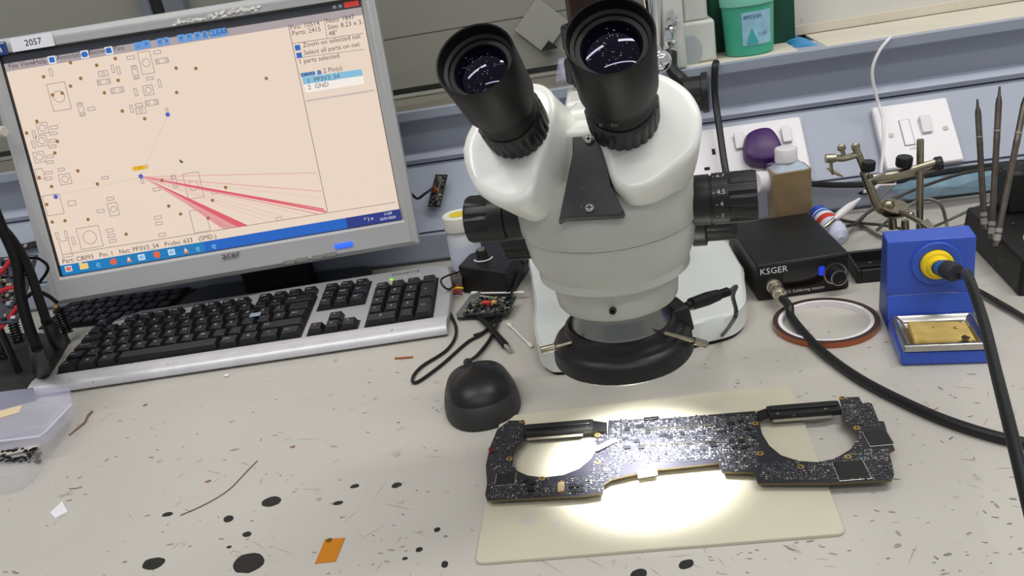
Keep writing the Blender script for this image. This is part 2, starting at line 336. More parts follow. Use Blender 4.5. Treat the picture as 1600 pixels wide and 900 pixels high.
# ================================================================== MONITOR
def monitor():
    yaw, tilt, roll = .1888, .1945, -.0222
    u = Vector((math.cos(yaw), math.sin(yaw), 0)); n = Vector((math.sin(yaw), -math.cos(yaw), 0))
    v = -n*math.sin(tilt)+Vector((0, 0, 1))*math.cos(tilt)
    u2 = u*math.cos(roll)+v*math.sin(roll); v2 = v*math.cos(roll)-u*math.sin(roll)
    o = Vector((-.6685, .8488, .0921)); nn = u2.cross(v2)       # towards the viewer
    M = Matrix(((u2.x, v2.x, nn.x, o.x), (u2.y, v2.y, nn.y, o.y), (u2.z, v2.z, nn.z, o.z), (0, 0, 0, 1)))
    base = Vector((-.47, .93, 0))
    t = thing('computer_monitor', 'silver widescreen monitor showing a circuit layout on a peach screen', 'monitor', base)
    W, H = .408, .255
    def s(px, py):
        d = ray(px, py); k = (o-CAMP).dot(nn)/d.dot(nn); q = CAMP+d*k-o; return (q.dot(u2), q.dot(v2))
    # bezel: frame of four bars joined into one piece, chamfered towards the screen
    L, R_, B, Tp, D = .0185, .0165, .033, .019, .006
    def ring(x0, y0, x1, y1, z): return [(x0, y0, z), (x1, y0, z), (x1, y1, z), (x0, y1, z)]
    rs = [ring(0, 0, W, H, -.001), ring(-.001, -.001, W+.001, H+.001, .001), ring(-.003, -.003, W+.003, H+.003, .004),
          ring(-L*.55, -B*.82, W+R_*.5, H+Tp*.6, D), ring(-L, -B, W+R_, H+Tp, .002), ring(-L, -B, W+R_, H+Tp, -.022), ring(-L*.4, -B*.5, W+R_*.4, H+Tp*.4, -.03)]
    vs = sum(rs, []); fs = []; mm = []
    for j in range(len(rs)-1):
        for i in range(4): fs.append((j*4+i, j*4+(i+1) % 4, (j+1)*4+(i+1) % 4, (j+1)*4+i)); mm.append(1 if j in (0,) else 0)
    fs.append(tuple(24+i for i in range(4))[::-1]); mm.append(0)
    mb = MB(M); mb.add(vs, fs); mb.m = mm
    bz = obj('bezel', mb, [SILVER, mat('bezel_black_edge', (20, 20, 22), .5)], t, bevel=.0012)
    obj('back_shell', MB(M).box((W/2, H/2, -.034), (W*.8, H*.8, .02)), [SILVER_DARK], t, bevel=.008)
    cr = MB(M)
    for i in range(26):                                         # chipped silver paint along the top edge
        q = s(275+i*5.2+random.uniform(-3, 3), 37-i*.95+random.uniform(-4, 3)); cr.flat([(q[0]+a, q[1]+b, D*.9+.0006) for a, b in disc_poly(7, random.uniform(.002, .005), random.uniform(.0008, .0022), .4, rot=.1)])
    obj('scuff_mark', cr, [mat('scuff', (225, 222, 215), .5)], bz, smooth=0, label='pale scuffed paint on the top bezel')
    q = s(55, 67); mb = MB(M); mb.box((q[0], q[1], D+.0004), (.047, .0145, .0004), 0, None).text('2057', .0095, M=T(q[0]+.001, q[1], D+.0008), mi=1)
    obj('number_sticker', mb, [PAPER, BLACK_PL], bz, label='white asset sticker reading 2057')
    q = s(7, 76); mb = MB(M); mb.box((q[0]-.004, q[1]-.0005, D+.0004), (.020, .014, .0004)).text('aa', .011, M=T(q[0]-.004, q[1]-.001, D+.0008), mi=1).box((q[0]-.004, q[1]+.005, D+.0008), (.017, .0008, .0002), 1)
    obj('blue_sticker', mb, [mat('sticker_blue', (30, 60, 120), .4), PAPER], bz, label='small blue square sticker')
    q = s(363, 397); obj('logo', MB(M).text('acer', .0125, M=T(q[0], q[1], D+.0003), ext=.0002), [mat('logo_grey', (90, 90, 88), .4)], bz, label='dark maker lettering on the bottom bezel')
    q = s(538, 382); obj('power_light', MB(M).box((q[0], q[1], D), (.022, .0058, .003)), [mat('blue_led', (30, 90, 255), emit=1.6)], bz, bevel=.0025, label='glowing blue power button', seg=3)
    for px, py in ((455, 404), (475, 400), (500, 396), (520, 392)):
        q = s(px, py); obj('button', MB(M).box((q[0]-.002, q[1]-.003, D-.001), (.014, .006, .004)), [SILVER_DARK], bz, bevel=.0008)
    # screen
    sc = obj('screen', MB(M).box((W/2, H/2, -.002), (W, H, .002)), [mat('screen_glow', (233, 212, 194), .25, emit=.97)], t, label='lit screen with a circuit layout viewer')
    Z = -.0006
    # homogeneous small correction: photo pixel -> screen coordinates
    def q4(pts, z=Z): return [(*s(*p), z) for p in pts]
    def uv(x, y): return (x*W, (1-y)*H)                         # fractions of the screen from top-left
    E = lambda n, c, e=.95: mat('px_'+n, c, .4, emit=e)
    tb = MB(M)
    tb.flat([(0, H, Z), (0, H-.0078, Z), (W, H-.0078, Z), (W, H, Z)], 0)
    tb.flat([(0, H-.0078, Z), (0, H-.0165, Z), (W, H-.0165, Z), (W, H-.0078, Z)], 1)
    obj('inner_edge', MB(M).box((W/2, H+.0018, .0018), (W+.004, .0034, .003)).box((-.0012, H/2, .0012), (.0018, H, .002)), [MATS['bezel_black_edge']], bz)
    obj('title_bar', tb, [E('title', (34, 38, 44)), E('menubar', (170, 158, 160))], sc, smooth=0)
    wn = MB(M)
    wn.flat([(W-.019, H, Z+.0002), (W-.019, H-.006, Z+.0002), (W-.002, H-.006, Z+.0002), (W-.002, H, Z+.0002)], 0)
    for i, k in enumerate((.032, .0255)): wn.flat([(W-k, H-.0015, Z+.0002), (W-k, H-.005, Z+.0002), (W-k+.004, H-.005, Z+.0002), (W-k+.004, H-.0015, Z+.0002)], 1)
    obj('window_button', wn, [E('close', (190, 50, 45)), E('winb', (110, 120, 130))], sc, smooth=0, kind='stuff')
    ts = MB(M); DK = .0004
    def tx(t_, px, py, size, al='LEFT', mi=0, mb_=ts):
        q = s(px, py); mb_.text(t_, size, M=T(q[0], q[1], Z+DK), mi=mi, align=al)
    for t_, px, py in (('File', 13, 104), ('View', 31, 101), ('Help', 52, 98), ('Annotations', 88, 91), ('Netweb', 138, 83), ('Pins', 177, 77)): tx(t_, px, py, .0078)
    for t_, px, py in (('Pins: 10514', 453, 43.5), ('Parts: 2415', 456, 52.5), ('Nets: 1847', 509, 33.5), ('Size: 8.23 x 3.', 511.5, 43), ('48"', 513.5, 53), ('Zoom on selected net', 473, 71), ('Select all parts on net', 474.5, 83), ('1 parts selected', 466.5, 97), ('2 Pin(s)', 505, 111), ('1  PP3V3_S4', 480, 127), ('2  GND', 481, 137)): tx(t_, px, py, .0074)
    tx('Part: C8093   Pin: 1   Net: PP3V3_S4   Probe: 633   (SMD.)', 97, 409, .0077)
    obj('screen_text', ts, [E('text', (70, 60, 66))], sc, smooth=0, kind='stuff')
    bs = MB(M); def_sz = .0085
    def sq(px, py, a, b, mi, mb_=bs, z=Z+.0003):
        q = s(px, py); mb_.flat([(q[0]-a/2, q[1]-b/2, z), (q[0]+a/2, q[1]-b/2, z), (q[0]+a/2, q[1]+b/2, z), (q[0]-a/2, q[1]+b/2, z)], mi)
    for px, py in ((81, 93.5), (132, 85), (170, 79)): sq(px, py, .0085, .0085, 1); sq(px, py, .006, .006, 0, z=Z+.0005)
    for px, py in ((465, 74.5), (467.5, 86.5)): sq(px, py, .0062, .006, 0)
    for px, py, a in ((216, 72, .009), (228.5, 69, .009), (250, 66, .0065), (260, 64, .0055), (283, 60, .008), (295.5, 58.5, .008), (308.5, 56, .008), (320, 54.5, .006), (341, 51, .019)): sq(px, py, a, .0085, 2)
    obj('check_box', bs, [E('blue', (20, 100, 190)), E('white', (238, 238, 240)), E('tool', (90, 150, 215))], sc, smooth=0, kind='stuff')
    tt = MB(M)
    for px, py, c_ in ((216, 72, '-'), (228.5, 69, '+'), (250, 66, '<'), (260, 64, '>'), (283, 60, '+'), (295.5, 58.5, '^'), (308.5, 56, '+'), (320, 54.5, 'X'), (341, 51, 'CLEAR')): q = s(px, py); tt.text(c_, .008, M=T(q[0], q[1], Z+.0006))
    obj('toolbar_text', tt, [E('btntext', (30, 60, 130))], sc, smooth=0, kind='stuff')
    # side panel
    sp = MB(M)
    def line(a, b, wd, mi, mb_=sp, z=Z+.0002):
        a, b = Vector(s(*a)), Vector(s(*b)); d = (b-a).normalized(); n_ = Vector((-d.y, d.x))*wd/2
        mb_.flat([(*(a-n_), z), (*(b-n_), z), (*(b+n_), z), (*(a+n_), z)], mi)
    line((450, 38), (512, 332), .0007, 0); line((506, 29), (511, 60), .0005, 0); line((457, 68), (567, 52), .0006, 0); line((462, 91), (569, 77), .0005, 0)
    line((478, 158), (585, 141), .0022, 1); line((98, 398), (618, 316), .0006, 0)
    sp.flat(q4([(472, 121), (565, 108), (567, 118), (474.5, 132)], Z+.0002), 2); sp.flat(q4([(474.5, 132), (567, 118), (569, 131), (477.5, 145)], Z+.0001), 3)
    sp.flat(q4([(469.5, 114.5), (492, 111.5), (493, 117), (471, 120.5)], Z+.0003), 4); sp.flat(q4([(495, 111), (502, 110), (503, 115.5), (496, 117)], Z+.0003), 4)
    for l in (((472, 145), (477, 120)),): pass
    obj('side_panel', sp, [E('rule', (120, 100, 100)), E('rule2', (205, 185, 178)), E('selrow', (130, 190, 220)), E('row', (246, 238, 228)), E('selbox', (90, 140, 200))], sc, smooth=0, kind='stuff')
    q = s(480.5, 116); q2 = s(498.5, 113); obj('selected_text', MB(M).text('C8093', .0062, M=T(q[0], q[1], Z+.0006)).text('Z', .006, M=T(q2[0], q2[1], Z+.0006)), [MATS['px_btntext']], sc, smooth=0, kind='stuff')
    # layout parts
    ly = MB(M); VI = MB(M); CC = E('outline', (140, 118, 128)); ang = 0
    def rect(px, py, a, b, rot=0, circ=0, mi=0, lw=.0006):
        q = s(px, py); X = T(q[0], q[1], Z+.0002) @ RZ(rot)
        for x0, y0, x1, y1 in ((-a/2, -b/2, a/2, -b/2+lw), (-a/2, b/2-lw, a/2, b/2), (-a/2, -b/2, -a/2+lw, b/2), (a/2-lw, -b/2, a/2, b/2)): ly.flat([(x0, y0, 0), (x1, y0, 0), (x1, y1, 0), (x0, y1, 0)], mi, X)
        if circ:
            rr = min(a, b)*.32
            for sx in ((-1, 1) if circ == 2 else (0,)):
                ox, oy = (sx*(a/2-rr*1.4), 0) if a > b else (0, sx*(b/2-rr*1.4))
                for k in range(12):
                    a0, a1 = k*math.pi/6, (k+1)*math.pi/6
                    ly.flat([(ox+rr*math.cos(a0), oy+rr*math.sin(a0), 0), (ox+rr*math.cos(a1), oy+rr*math.sin(a1), 0), (ox+(rr-lw)*math.cos(a1), oy+(rr-lw)*math.sin(a1), 0), (ox+(rr-lw)*math.cos(a0), oy+(rr-lw)*math.sin(a0), 0)], mi, X)
    for px, py, a, b, c_ in ((92, 151, .021, .031, 1), (126.5, 171, .0065, .0155, 2), (142.5, 170, .0085, .004, 0), (79.5, 113, .0035, .009, 0), (161, 115, .011, .0065, 1), (162, 128, .015, .006, 2), (176, 107.5, .0035, .009, 0), (185, 110, .0035, .009, 0),
            (183, 141, .015, .0065, 2), (204, 90, .009, .004, 0), (228, 98, .0145, .025, 1), (211, 113, .0065, .0155, 2), (245.5, 81.5, .0085, .004, 0), (253, 95, .015, .006, 2), (234, 122.5, .0085, .0035, 0), (231.5, 141, .0115, .0115, 1), (249, 130, .0035, .009, 0),
            (212, 144, .0035, .009, 0), (217, 164, .0085, .004, 0), (237, 160.5, .015, .0065, 2), (205.5, 170, .0035, .009, 0), (220, 173, .0115, .007, 1), (66, 200, .0125, .0125, 1), (84, 199, .0095, .004, 0), (83, 208.5, .0085, .0035, 0), (65, 220, .0125, .0125, 1), (82, 220, .0085, .0035, 0),
            (53, 210, .0035, .009, 0), (52, 226, .0035, .009, 0), (82, 229, .0085, .0035, 0), (61, 245.5, .0125, .0125, 1), (78, 244.5, .0085, .0035, 0), (77.5, 253.5, .0085, .0035, 0), (62, 272, .0095, .0125, 0), (76, 270, .0085, .0035, 0), (75.5, 279, .0085, .0035, 0),
            (95.5, 265, .008, .0035, 0), (101.5, 280, .0135, .0125, 1), (112, 317.5, .0095, .006, 0), (164, 278, .0085, .0035, 0), (172.5, 310.5, .0085, .004, 0), (157, 330, .0085, .004, 0), (177, 327, .0115, .0155, 1), (83, 320, .020, .024, 0), (140, 371, .0265, .0255, 1),
            (171.5, 360.5, .0085, .004, 0), (174, 368.5, .0085, .004, 0), (176, 376.5, .0085, .004, 0), (89.5, 369, .0035, .0095, 0), (103.5, 367, .0035, .0095, 0), (114.5, 376.5, .0035, .0095, 0), (102.5, 389, .012, .020, 0), (246.5, 340, .0085, .004, 0), (248.5, 349, .0085, .004, 0),
            (253, 367, .0085, .004, 0), (272.5, 284, .006, .0155, 2), (302, 290, .019, .0305, 1), (244.5, 296, .0085, .004, 0), (336, 301, .0085, .0035, 0), (312, 345, .0195, .027, 0), (222, 283, .0035, .006, 0), (260.5, 171, .003, .004, 0), (357, 351, .015, .008, 0), (436, 342, .007, .0045, 0)):
        rect(px, py, a, b, .0, c_)
    obj('layout_outline', ly, [CC], sc, smooth=0, kind='stuff')
    for px, py in ((68, 120), (110, 98), (151, 102), (180, 91.5), (126, 122.5), (110, 134.5), (82, 148.5), (97, 145.5), (184.5, 125.5), (163, 145), (191, 173.5), (226, 185.5), (275, 106.5), (306, 107), (276, 144.5), (416, 122.5), (57.5, 189.5), (41.5, 208), (89.5, 221), (85.5, 239), (121.5, 267), (152, 287.5), (61, 277.5), (80.5, 291.5), (73, 319.5),
                   (81.5, 347), (101.5, 345), (137.5, 343), (197, 366), (253, 282), (352.5, 293), (332, 313), (263.5, 322), (282, 334.5), (325, 341)):
        q = s(px, py); VI.flat([(q[0]+a, q[1]+b, Z+.0004) for a, b in disc_poly(8, .0021, .0021)], 0)
    for px, py in ((262, 179), (87, 307.5), (220, 275.5)):
        q = s(px, py); VI.flat([(q[0]+a, q[1]+b, Z+.0005) for a, b in disc_poly(10, .0027, .0027)], 1)
    tg = MB(M); tx('C8093', 209, 264, .0062, mb_=tg); obj('tag_text', tg, [E('tagtxt', (150, 100, 10))], sc, smooth=0, kind='stuff')
    VI.flat(q4([(206, 261), (227, 257.5), (228.5, 264), (208, 267.5)], Z+.0004), 2)
    obj('via_dot', VI, [E('via', (150, 105, 50)), E('bluedot', (80, 90, 190)), E('tagy', (240, 185, 30))], sc, smooth=0, kind='stuff')
    rl = MB(M)
    for (x, y), wd, mi in (((495, 270), .0007, 0), ((502, 299), .0008, 0), ((506, 327), .0016, 1), ((510, 331), .002, 1), ((500, 335), .0012, 0), ((455, 341), .0006, 2), ((435, 343), .0007, 2), ((480, 337), .0006, 2), ((506, 310), .0005, 2), ((420, 346), .0006, 2), ((360, 353), .0006, 2)): line((221, 276.5), (x, y), wd, mi, rl, Z+.0003)
    rl.flat(q4([(221, 276), (387, 352), (372, 355)], Z+.00035), 1)
    rl.flat(q4([(221, 276.5), (372, 355), (345, 356), (290, 318)], Z+.00025), 0)
    line((220, 275), (262, 180), .0003, 3, rl); line((220, 277), (90, 305), .0003, 3, rl)
    obj('net_line', rl, [E('pink', (225, 150, 150)), E('red', (222, 90, 105)), E('pinkl', (228, 185, 175)), E('faint', (190, 175, 165))], sc, smooth=0, kind='stuff')
    q = s(283, 252); obj('pointer', MB(M).flat([(q[0]-.002, q[1]+.003, Z+.0006), (q[0]-.001, q[1]-.002, Z+.0006), (q[0]+.003, q[1]-.0015, Z+.0006)]), [MATS['px_text']], sc, smooth=0)
    # task bar
    kb = MB(M); hb = .0125
    kb.flat([(0, 0, Z), (W*.42, 0, Z), (W*.42, hb, Z), (0, hb, Z)], 0); kb.flat([(W*.42, 0, Z), (W*.84, 0, Z), (W*.84, hb, Z), (W*.42, hb, Z)], 1); kb.flat([(W*.84, 0, Z), (W, 0, Z), (W, hb, Z), (W*.84, hb, Z)], 2)
    obj('task_bar', kb, [E('tk1', (0, 120, 185)), E('tk2', (10, 95, 190)), E('tk3', (25, 45, 130))], sc, smooth=0)
    ic = MB(M)
    for px, py, mi in ((107, 420, 0), (131, 416, 1), (153, 413, 2), (177, 409, 3), (201, 405, 4), (221, 402, 5), (245, 398, 3), (268, 394, 5), (290, 391, 4), (309, 388, 2), (334, 384, 2)):
        q = s(px, py); X = T(q[0], q[1], Z+.0004)
        if mi == 2: ic.text('e', .012, M=X, mi=2)
        elif mi == 4: ic.flat([(-.003, -.0035, 0), (.0035, -.0035, 0), (0, .004, 0)], 4, X); ic.flat([(a, b, .0001) for a, b in disc_poly(8, .0016, .0016)], 5, X)
        elif mi == 3: ic.flat([(a, b, 0) for a, b in disc_poly(10, .0042, .004, .12)], 3, X)
        elif mi == 1: ic.box((0, 0, 0), (.010, .007, .0001), 1, X).box((-.003, .004, 0), (.004, .002, .0001), 1, X)
        else: ic.box((0, 0, 0), (.008, .007, .0001), mi, X).box((0, 0, .0002), (.005, .004, .0001), 3 if mi == 0 else 2, X)
    obj('task_icon', ic, [E('ic0', (200, 205, 215)), E('ic1', (235, 205, 120)), E('ic2', (120, 190, 230)), E('ic3', (225, 95, 60)), E('ic4', (220, 130, 70)), E('ic5', (215, 220, 235))], sc, smooth=0, kind='stuff')
    ck = MB(M)
    q = s(606, 334); ck.text('11:09', .0045, M=T(q[0], q[1], Z+.0004)); q = s(606, 341); ck.text('22/01/2020', .0042, M=T(q[0], q[1], Z+.0004)); q = s(576, 342); ck.text('^ ) o', .006, M=T(q[0], q[1], Z+.0004))
    obj('task_clock', ck, [MATS['px_white']], sc, smooth=0, kind='stuff')
    # stand
    obj('stand_base', MB().prism(rrect(.25, .066, .02, c=(-.455, .940)), 0, .012, inset=.004, zi=.003), [BLACK_GLOSS], t)
    top = M @ Vector((W/2, H*.35, -.03)); obj('stand_neck', MB().box((-.455, .955, .07), (.09, .022, .13)).cyl((-.475, .960, .13), (-.475, .945, .15), .022), [BLACK_PL], t, bevel=.004)
monitor()
# ================================================================== KEYBOARD
KYAW = math.radians(5.0)
KM = T(-.655, .722, 0) @ RZ(KYAW)
def key(M, x, y, w_, d_, h_, legend, par, blank=False, wide=0):
    mb = MB(M); mb.box((x, y, h_+.0032), (w_, d_, .0072), 0, top=(w_-.0052)/w_, topy=(d_-.0045)/d_)
    if legend: mb.text(legend, .0056 if len(legend) < 3 else .0034, M=T(x-(w_/2-.0045 if len(legend) > 1 and w_ > .02 else .001), y+.001, h_+.00695), mi=1, align='CENTER' if not (len(legend) > 1 and w_ > .02) else 'LEFT')
    return obj('key', mb, [KEY, KEY_LEG], par, bevel=.0005, seg=1)
def keyboard():
    t = thing('keyboard', 'full-size silver desktop keyboard with black keys in front of the monitor', 'keyboard', KM)
    SL = math.atan2(.013, .155); W, D = .457, .158
    MT = KM @ T(0, 0, .0095) @ RX(SL)                       # sloping top plane
    out = [(-.004, .0), (.457, 0), (.4575, .10), (.450, .150), (.43, .158), (.06, .158), (.035, .150), (.02, .128)]
    mb = MB(KM); n = len(out)
    zt = lambda y: .0095+y*math.tan(SL)
    vs = [(x, y, 0.001) for x, y in out]+[(x, y, zt(y)-.002) for x, y in out]+[(x+(.003 if x < .2 else -.003), y+(.003 if y < .1 else -.003), zt(y)) for x, y in out]
    fs = [tuple(range(n))[::-1]]+[(i, (i+1) % n, n+(i+1) % n, n+i) for i in range(n)]+[(n+i, n+(i+1) % n, 2*n+(i+1) % n, 2*n+i) for i in range(n)]+[tuple(2*n+i for i in range(n))]
    mb.add(vs, fs); obj('case', mb, [SILVER], t, bevel=.0008)
    # front bar, half round
    pr = [(0, .001), (-.004, .004), (-.004, .008), (0, .0125), (.010, .0148), (.020, .0142), (.0215, .010), (.0215, .001)]
    m = len(pr); vs = [(-.006, y, z) for y, z in pr]+[(.4575, y, z) for y, z in pr]
    obj('front_bar', MB(KM).add(vs, [(i, (i+1) % m, m+(i+1) % m, m+i) for i in range(m)]+[tuple(range(m))[::-1], tuple(range(m, 2*m))]), [SILVER_BAR], t, smooth=50)
    P = .0186; x0 = .014; y0 = .0255
    for x, y, w_, d_ in ((x0-.001, y0-.0005, 15*P+.002, 5*P+.001), (x0+15*P+.007, y0+3*P-.0005, 3*P+.002, 3*P+.001), (x0+15*P+.007, y0-.0005, 3*P+.002, P+.001), (x0+18*P+.016, y0-.0005, 4*P+.002, 5*P+.001)):
        obj('key_well', MB(MT).box((x+w_/2, y+d_/2, .0003), (w_, d_, .001)), [BLACK_PL], t)
    def row(r, keys, xs=x0, par=t):
        x = xs
        for k in keys:
            if isinstance(k, (int, float)): x += k*P; continue
            lg, u_ = k if isinstance(k, tuple) else (k, 1)
            key(MT, x+u_*P/2, y0+r*P+P/2, u_*P-.0012, P-.0012, .0008, lg, par); x += u_*P
    row(5, ['Esc', 1, 'F1', 'F2', 'F3', 'F4', .5, 'F5', 'F6', 'F7', 'F8', .5, 'F9', 'F10', 'F11', 'F12'])
    row(4, list("`1234567890-=")+[('<- BkSp', 2)])
    row(3, [('Tab', 1.5)]+list('QWERTYUIOP')+['[', ']', ('', 1.5)])
    row(2, [('Caps Lock', 1.75)]+list('ASDFGHJKL')+[';', "'", '#', ('Enter', 1.25)])
    row(1, [('Shift', 1.25), '\\']+list('ZXCVBNM')+[',', '.', '/', ('Shift', 2.75)])
    row(0, [('Ctrl', 1.25), ('#', 1.25), ('Alt', 1.25), ('', 6.25), ('AltGr', 1.25), ('#', 1.25), ('=', 1.25), ('Ctrl', 1.25)])
    nx = x0+15*P+.008
    row(5, ['PrSc', 'ScLk', 'Brk'], nx); row(4, ['Ins', 'Hm', 'PgU'], nx); row(3, ['Del', 'End', 'PgD'], nx); row(1, [1, '^'], nx); row(0, ['<', 'v', '>'], nx)
    px_ = x0+18*P+.017
    row(4, ['Num', '/', '*', '-'], px_); row(3, ['7', '8', '9'], px_); row(2, ['4', '5', '6'], px_); row(1, ['1', '2', '3'], px_); row(0, [('0', 2), '.'], px_)
    key(MT, px_+3.5*P, y0+3*P, P-.0012, 2*P-.0012, .0008, '+', t); key(MT, px_+3.5*P, y0+P, P-.0012, 2*P-.0012, .0008, 'Ent', t)
    obj('logo', MB(MT).text('GIGABYTE', .0075, M=T(.398, .146, .0004)), [mat('logo_dark', (70, 74, 78), .4)], t, label='dark maker lettering above the number pad')
    obj('lock_light', MB(MT).sphere((.382, .1335, .001), .0024, sc=(1, .7, .5)), [mat('green_led', (150, 230, 60), emit=1.2)], t, label='small green lit indicator')
    for i in (1, 2): obj('lock_light', MB(MT).sphere((.382+i*.017, .1345, .0006), .0018, sc=(1, .7, .4)), [KEY_LEG], t)
    obj('cable', MB().tube([at(725, 352+70, .02), at(690, 436, .03), at(700, 452, .02), at(716, 440, .006)], .0012), [CABLE_BK], t)
    # keycap missing: pale switch stem
    obj('bare_switch', MB(MT).box((x0+11.6*P, y0+3.0*P, .0082), (.013, .0085, .001)), [mat('pale_blue_grey', (140, 155, 170), .4)], t, bevel=.002, label='pale patch stuck on a key')
keyboard()
# ================================================================== SECOND KEYBOARD (loose laptop keyboard, under the monitor)
def laptop_kb():
    a, b = at(75, 470, .018), at(345, 470, .004)
    u = (b-a); u.z = 0; yaw = math.atan2(u.y, u.x)+.05
    M = T(-.775, .905, .006) @ RZ(-.02) @ RX(.05)
    t = thing('loose_keyboard', 'thin black laptop keyboard lying loose behind the silver keyboard, under the monitor', 'keyboard', M)
    obj('back_plate', MB(M).box((.088, .04, -.001), (.18, .078, .002)), [BLACK_MATTE], t)
    for r in range(4):
        for c in range(9):
            obj('key', MB(M).box((.006+c*.0187+(r*.004 % .009)+.008, .009+r*.0185, .0018), (.0162, .0158, .003), top=.92).text(random.choice('QWERTYUIOPASDFGHJKLZXCVBNM'), .004, M=T(.006+c*.0187+(r*.004 % .009)+.006, .011+r*.0185, .0034), mi=1), [KEY, KEY_LEG], t)
laptop_kb()
# ================================================================== MOUSE
def mouse():
    c = at(750, 612, 0.008); M = T(c.x, c.y, 0) @ RZ(math.radians(14))
    t = thing('computer_mouse', 'black optical mouse right of the keyboard, touching the circuit board', 'mouse', M)
    L, Wd, H = .106, .066, .034; nx, ny = 28, 20
    def shape(zs, rs, z0, z1, top):
        vs, fs = [], []; n = 40; R_ = 12
        for j in range(R_+1):
            k = j/R_; a = k*math.pi/2; rr = math.cos(a)**.62 if j < R_ else 0; zz = math.sin(a)
            for i in range(n):
                b = 2*math.pi*i/n; x = Wd/2*math.copysign(abs(math.cos(b))**.85, math.cos(b)); y = L/2*math.copysign(abs(math.sin(b))**.9, math.sin(b))
                x *= 1-.13*(y/(L/2))                           # narrower at the front (far end)
                hh = z1*(1-.22*(y/(L/2))-.12*(y/(L/2))**2)
                vs.append((x*rr*rs, y*rr*rs, z0+(hh-z0)*zz))
        for j in range(R_):
            for i in range(n): fs.append((j*n+i, j*n+(i+1) % n, (j+1)*n+(i+1) % n, (j+1)*n+i))
        fs.append(tuple(range(n))[::-1]); return vs, fs
    obj('body', MB(M).add(*shape(0, 1, .001, .030, 0)), [mat('grey_black', (44, 44, 44), .5, var=.15)], t, smooth=60)
    obj('top_shell', MB(M).add(*shape(0, .93, .008, .0335, 0)), [mat('smooth_black', (16, 16, 17), .4, var=.12, vscale=60)], t, smooth=60)
    obj('strain_relief', MB(M).cyl((-.004, L/2-.004, .010), (-.005, L/2+.006, .009), .0042), [BLACK_PL], t)
    e = M @ Vector((-.005, L/2+.006, .009))
    obj('cable', MB().tube([e, at(748, 553, .004), at(770, 522, .004), at(790, 470, .004), at(812, 425, .01), at(826, 405, .02)], .0019), [CABLE_BK], t)
    e2 = [at(697, 448, .006), at(700, 480, .003), at(713, 515, .002), at(700, 545, .002), at(660, 572, .002), at(645, 590, .002), at(652, 597, .002), at(690, 570, .002), at(730, 535, .002), at(757, 518, .003), at(790, 480, .006), at(806, 440, .012), at(822, 410, .022)]
    tag(obj('usb_cable', MB().tube(e2, .0017), [CABLE_BK], None, e2[0]), 'thin black cable looping on the bench left of the mouse', 'cable')
mouse()
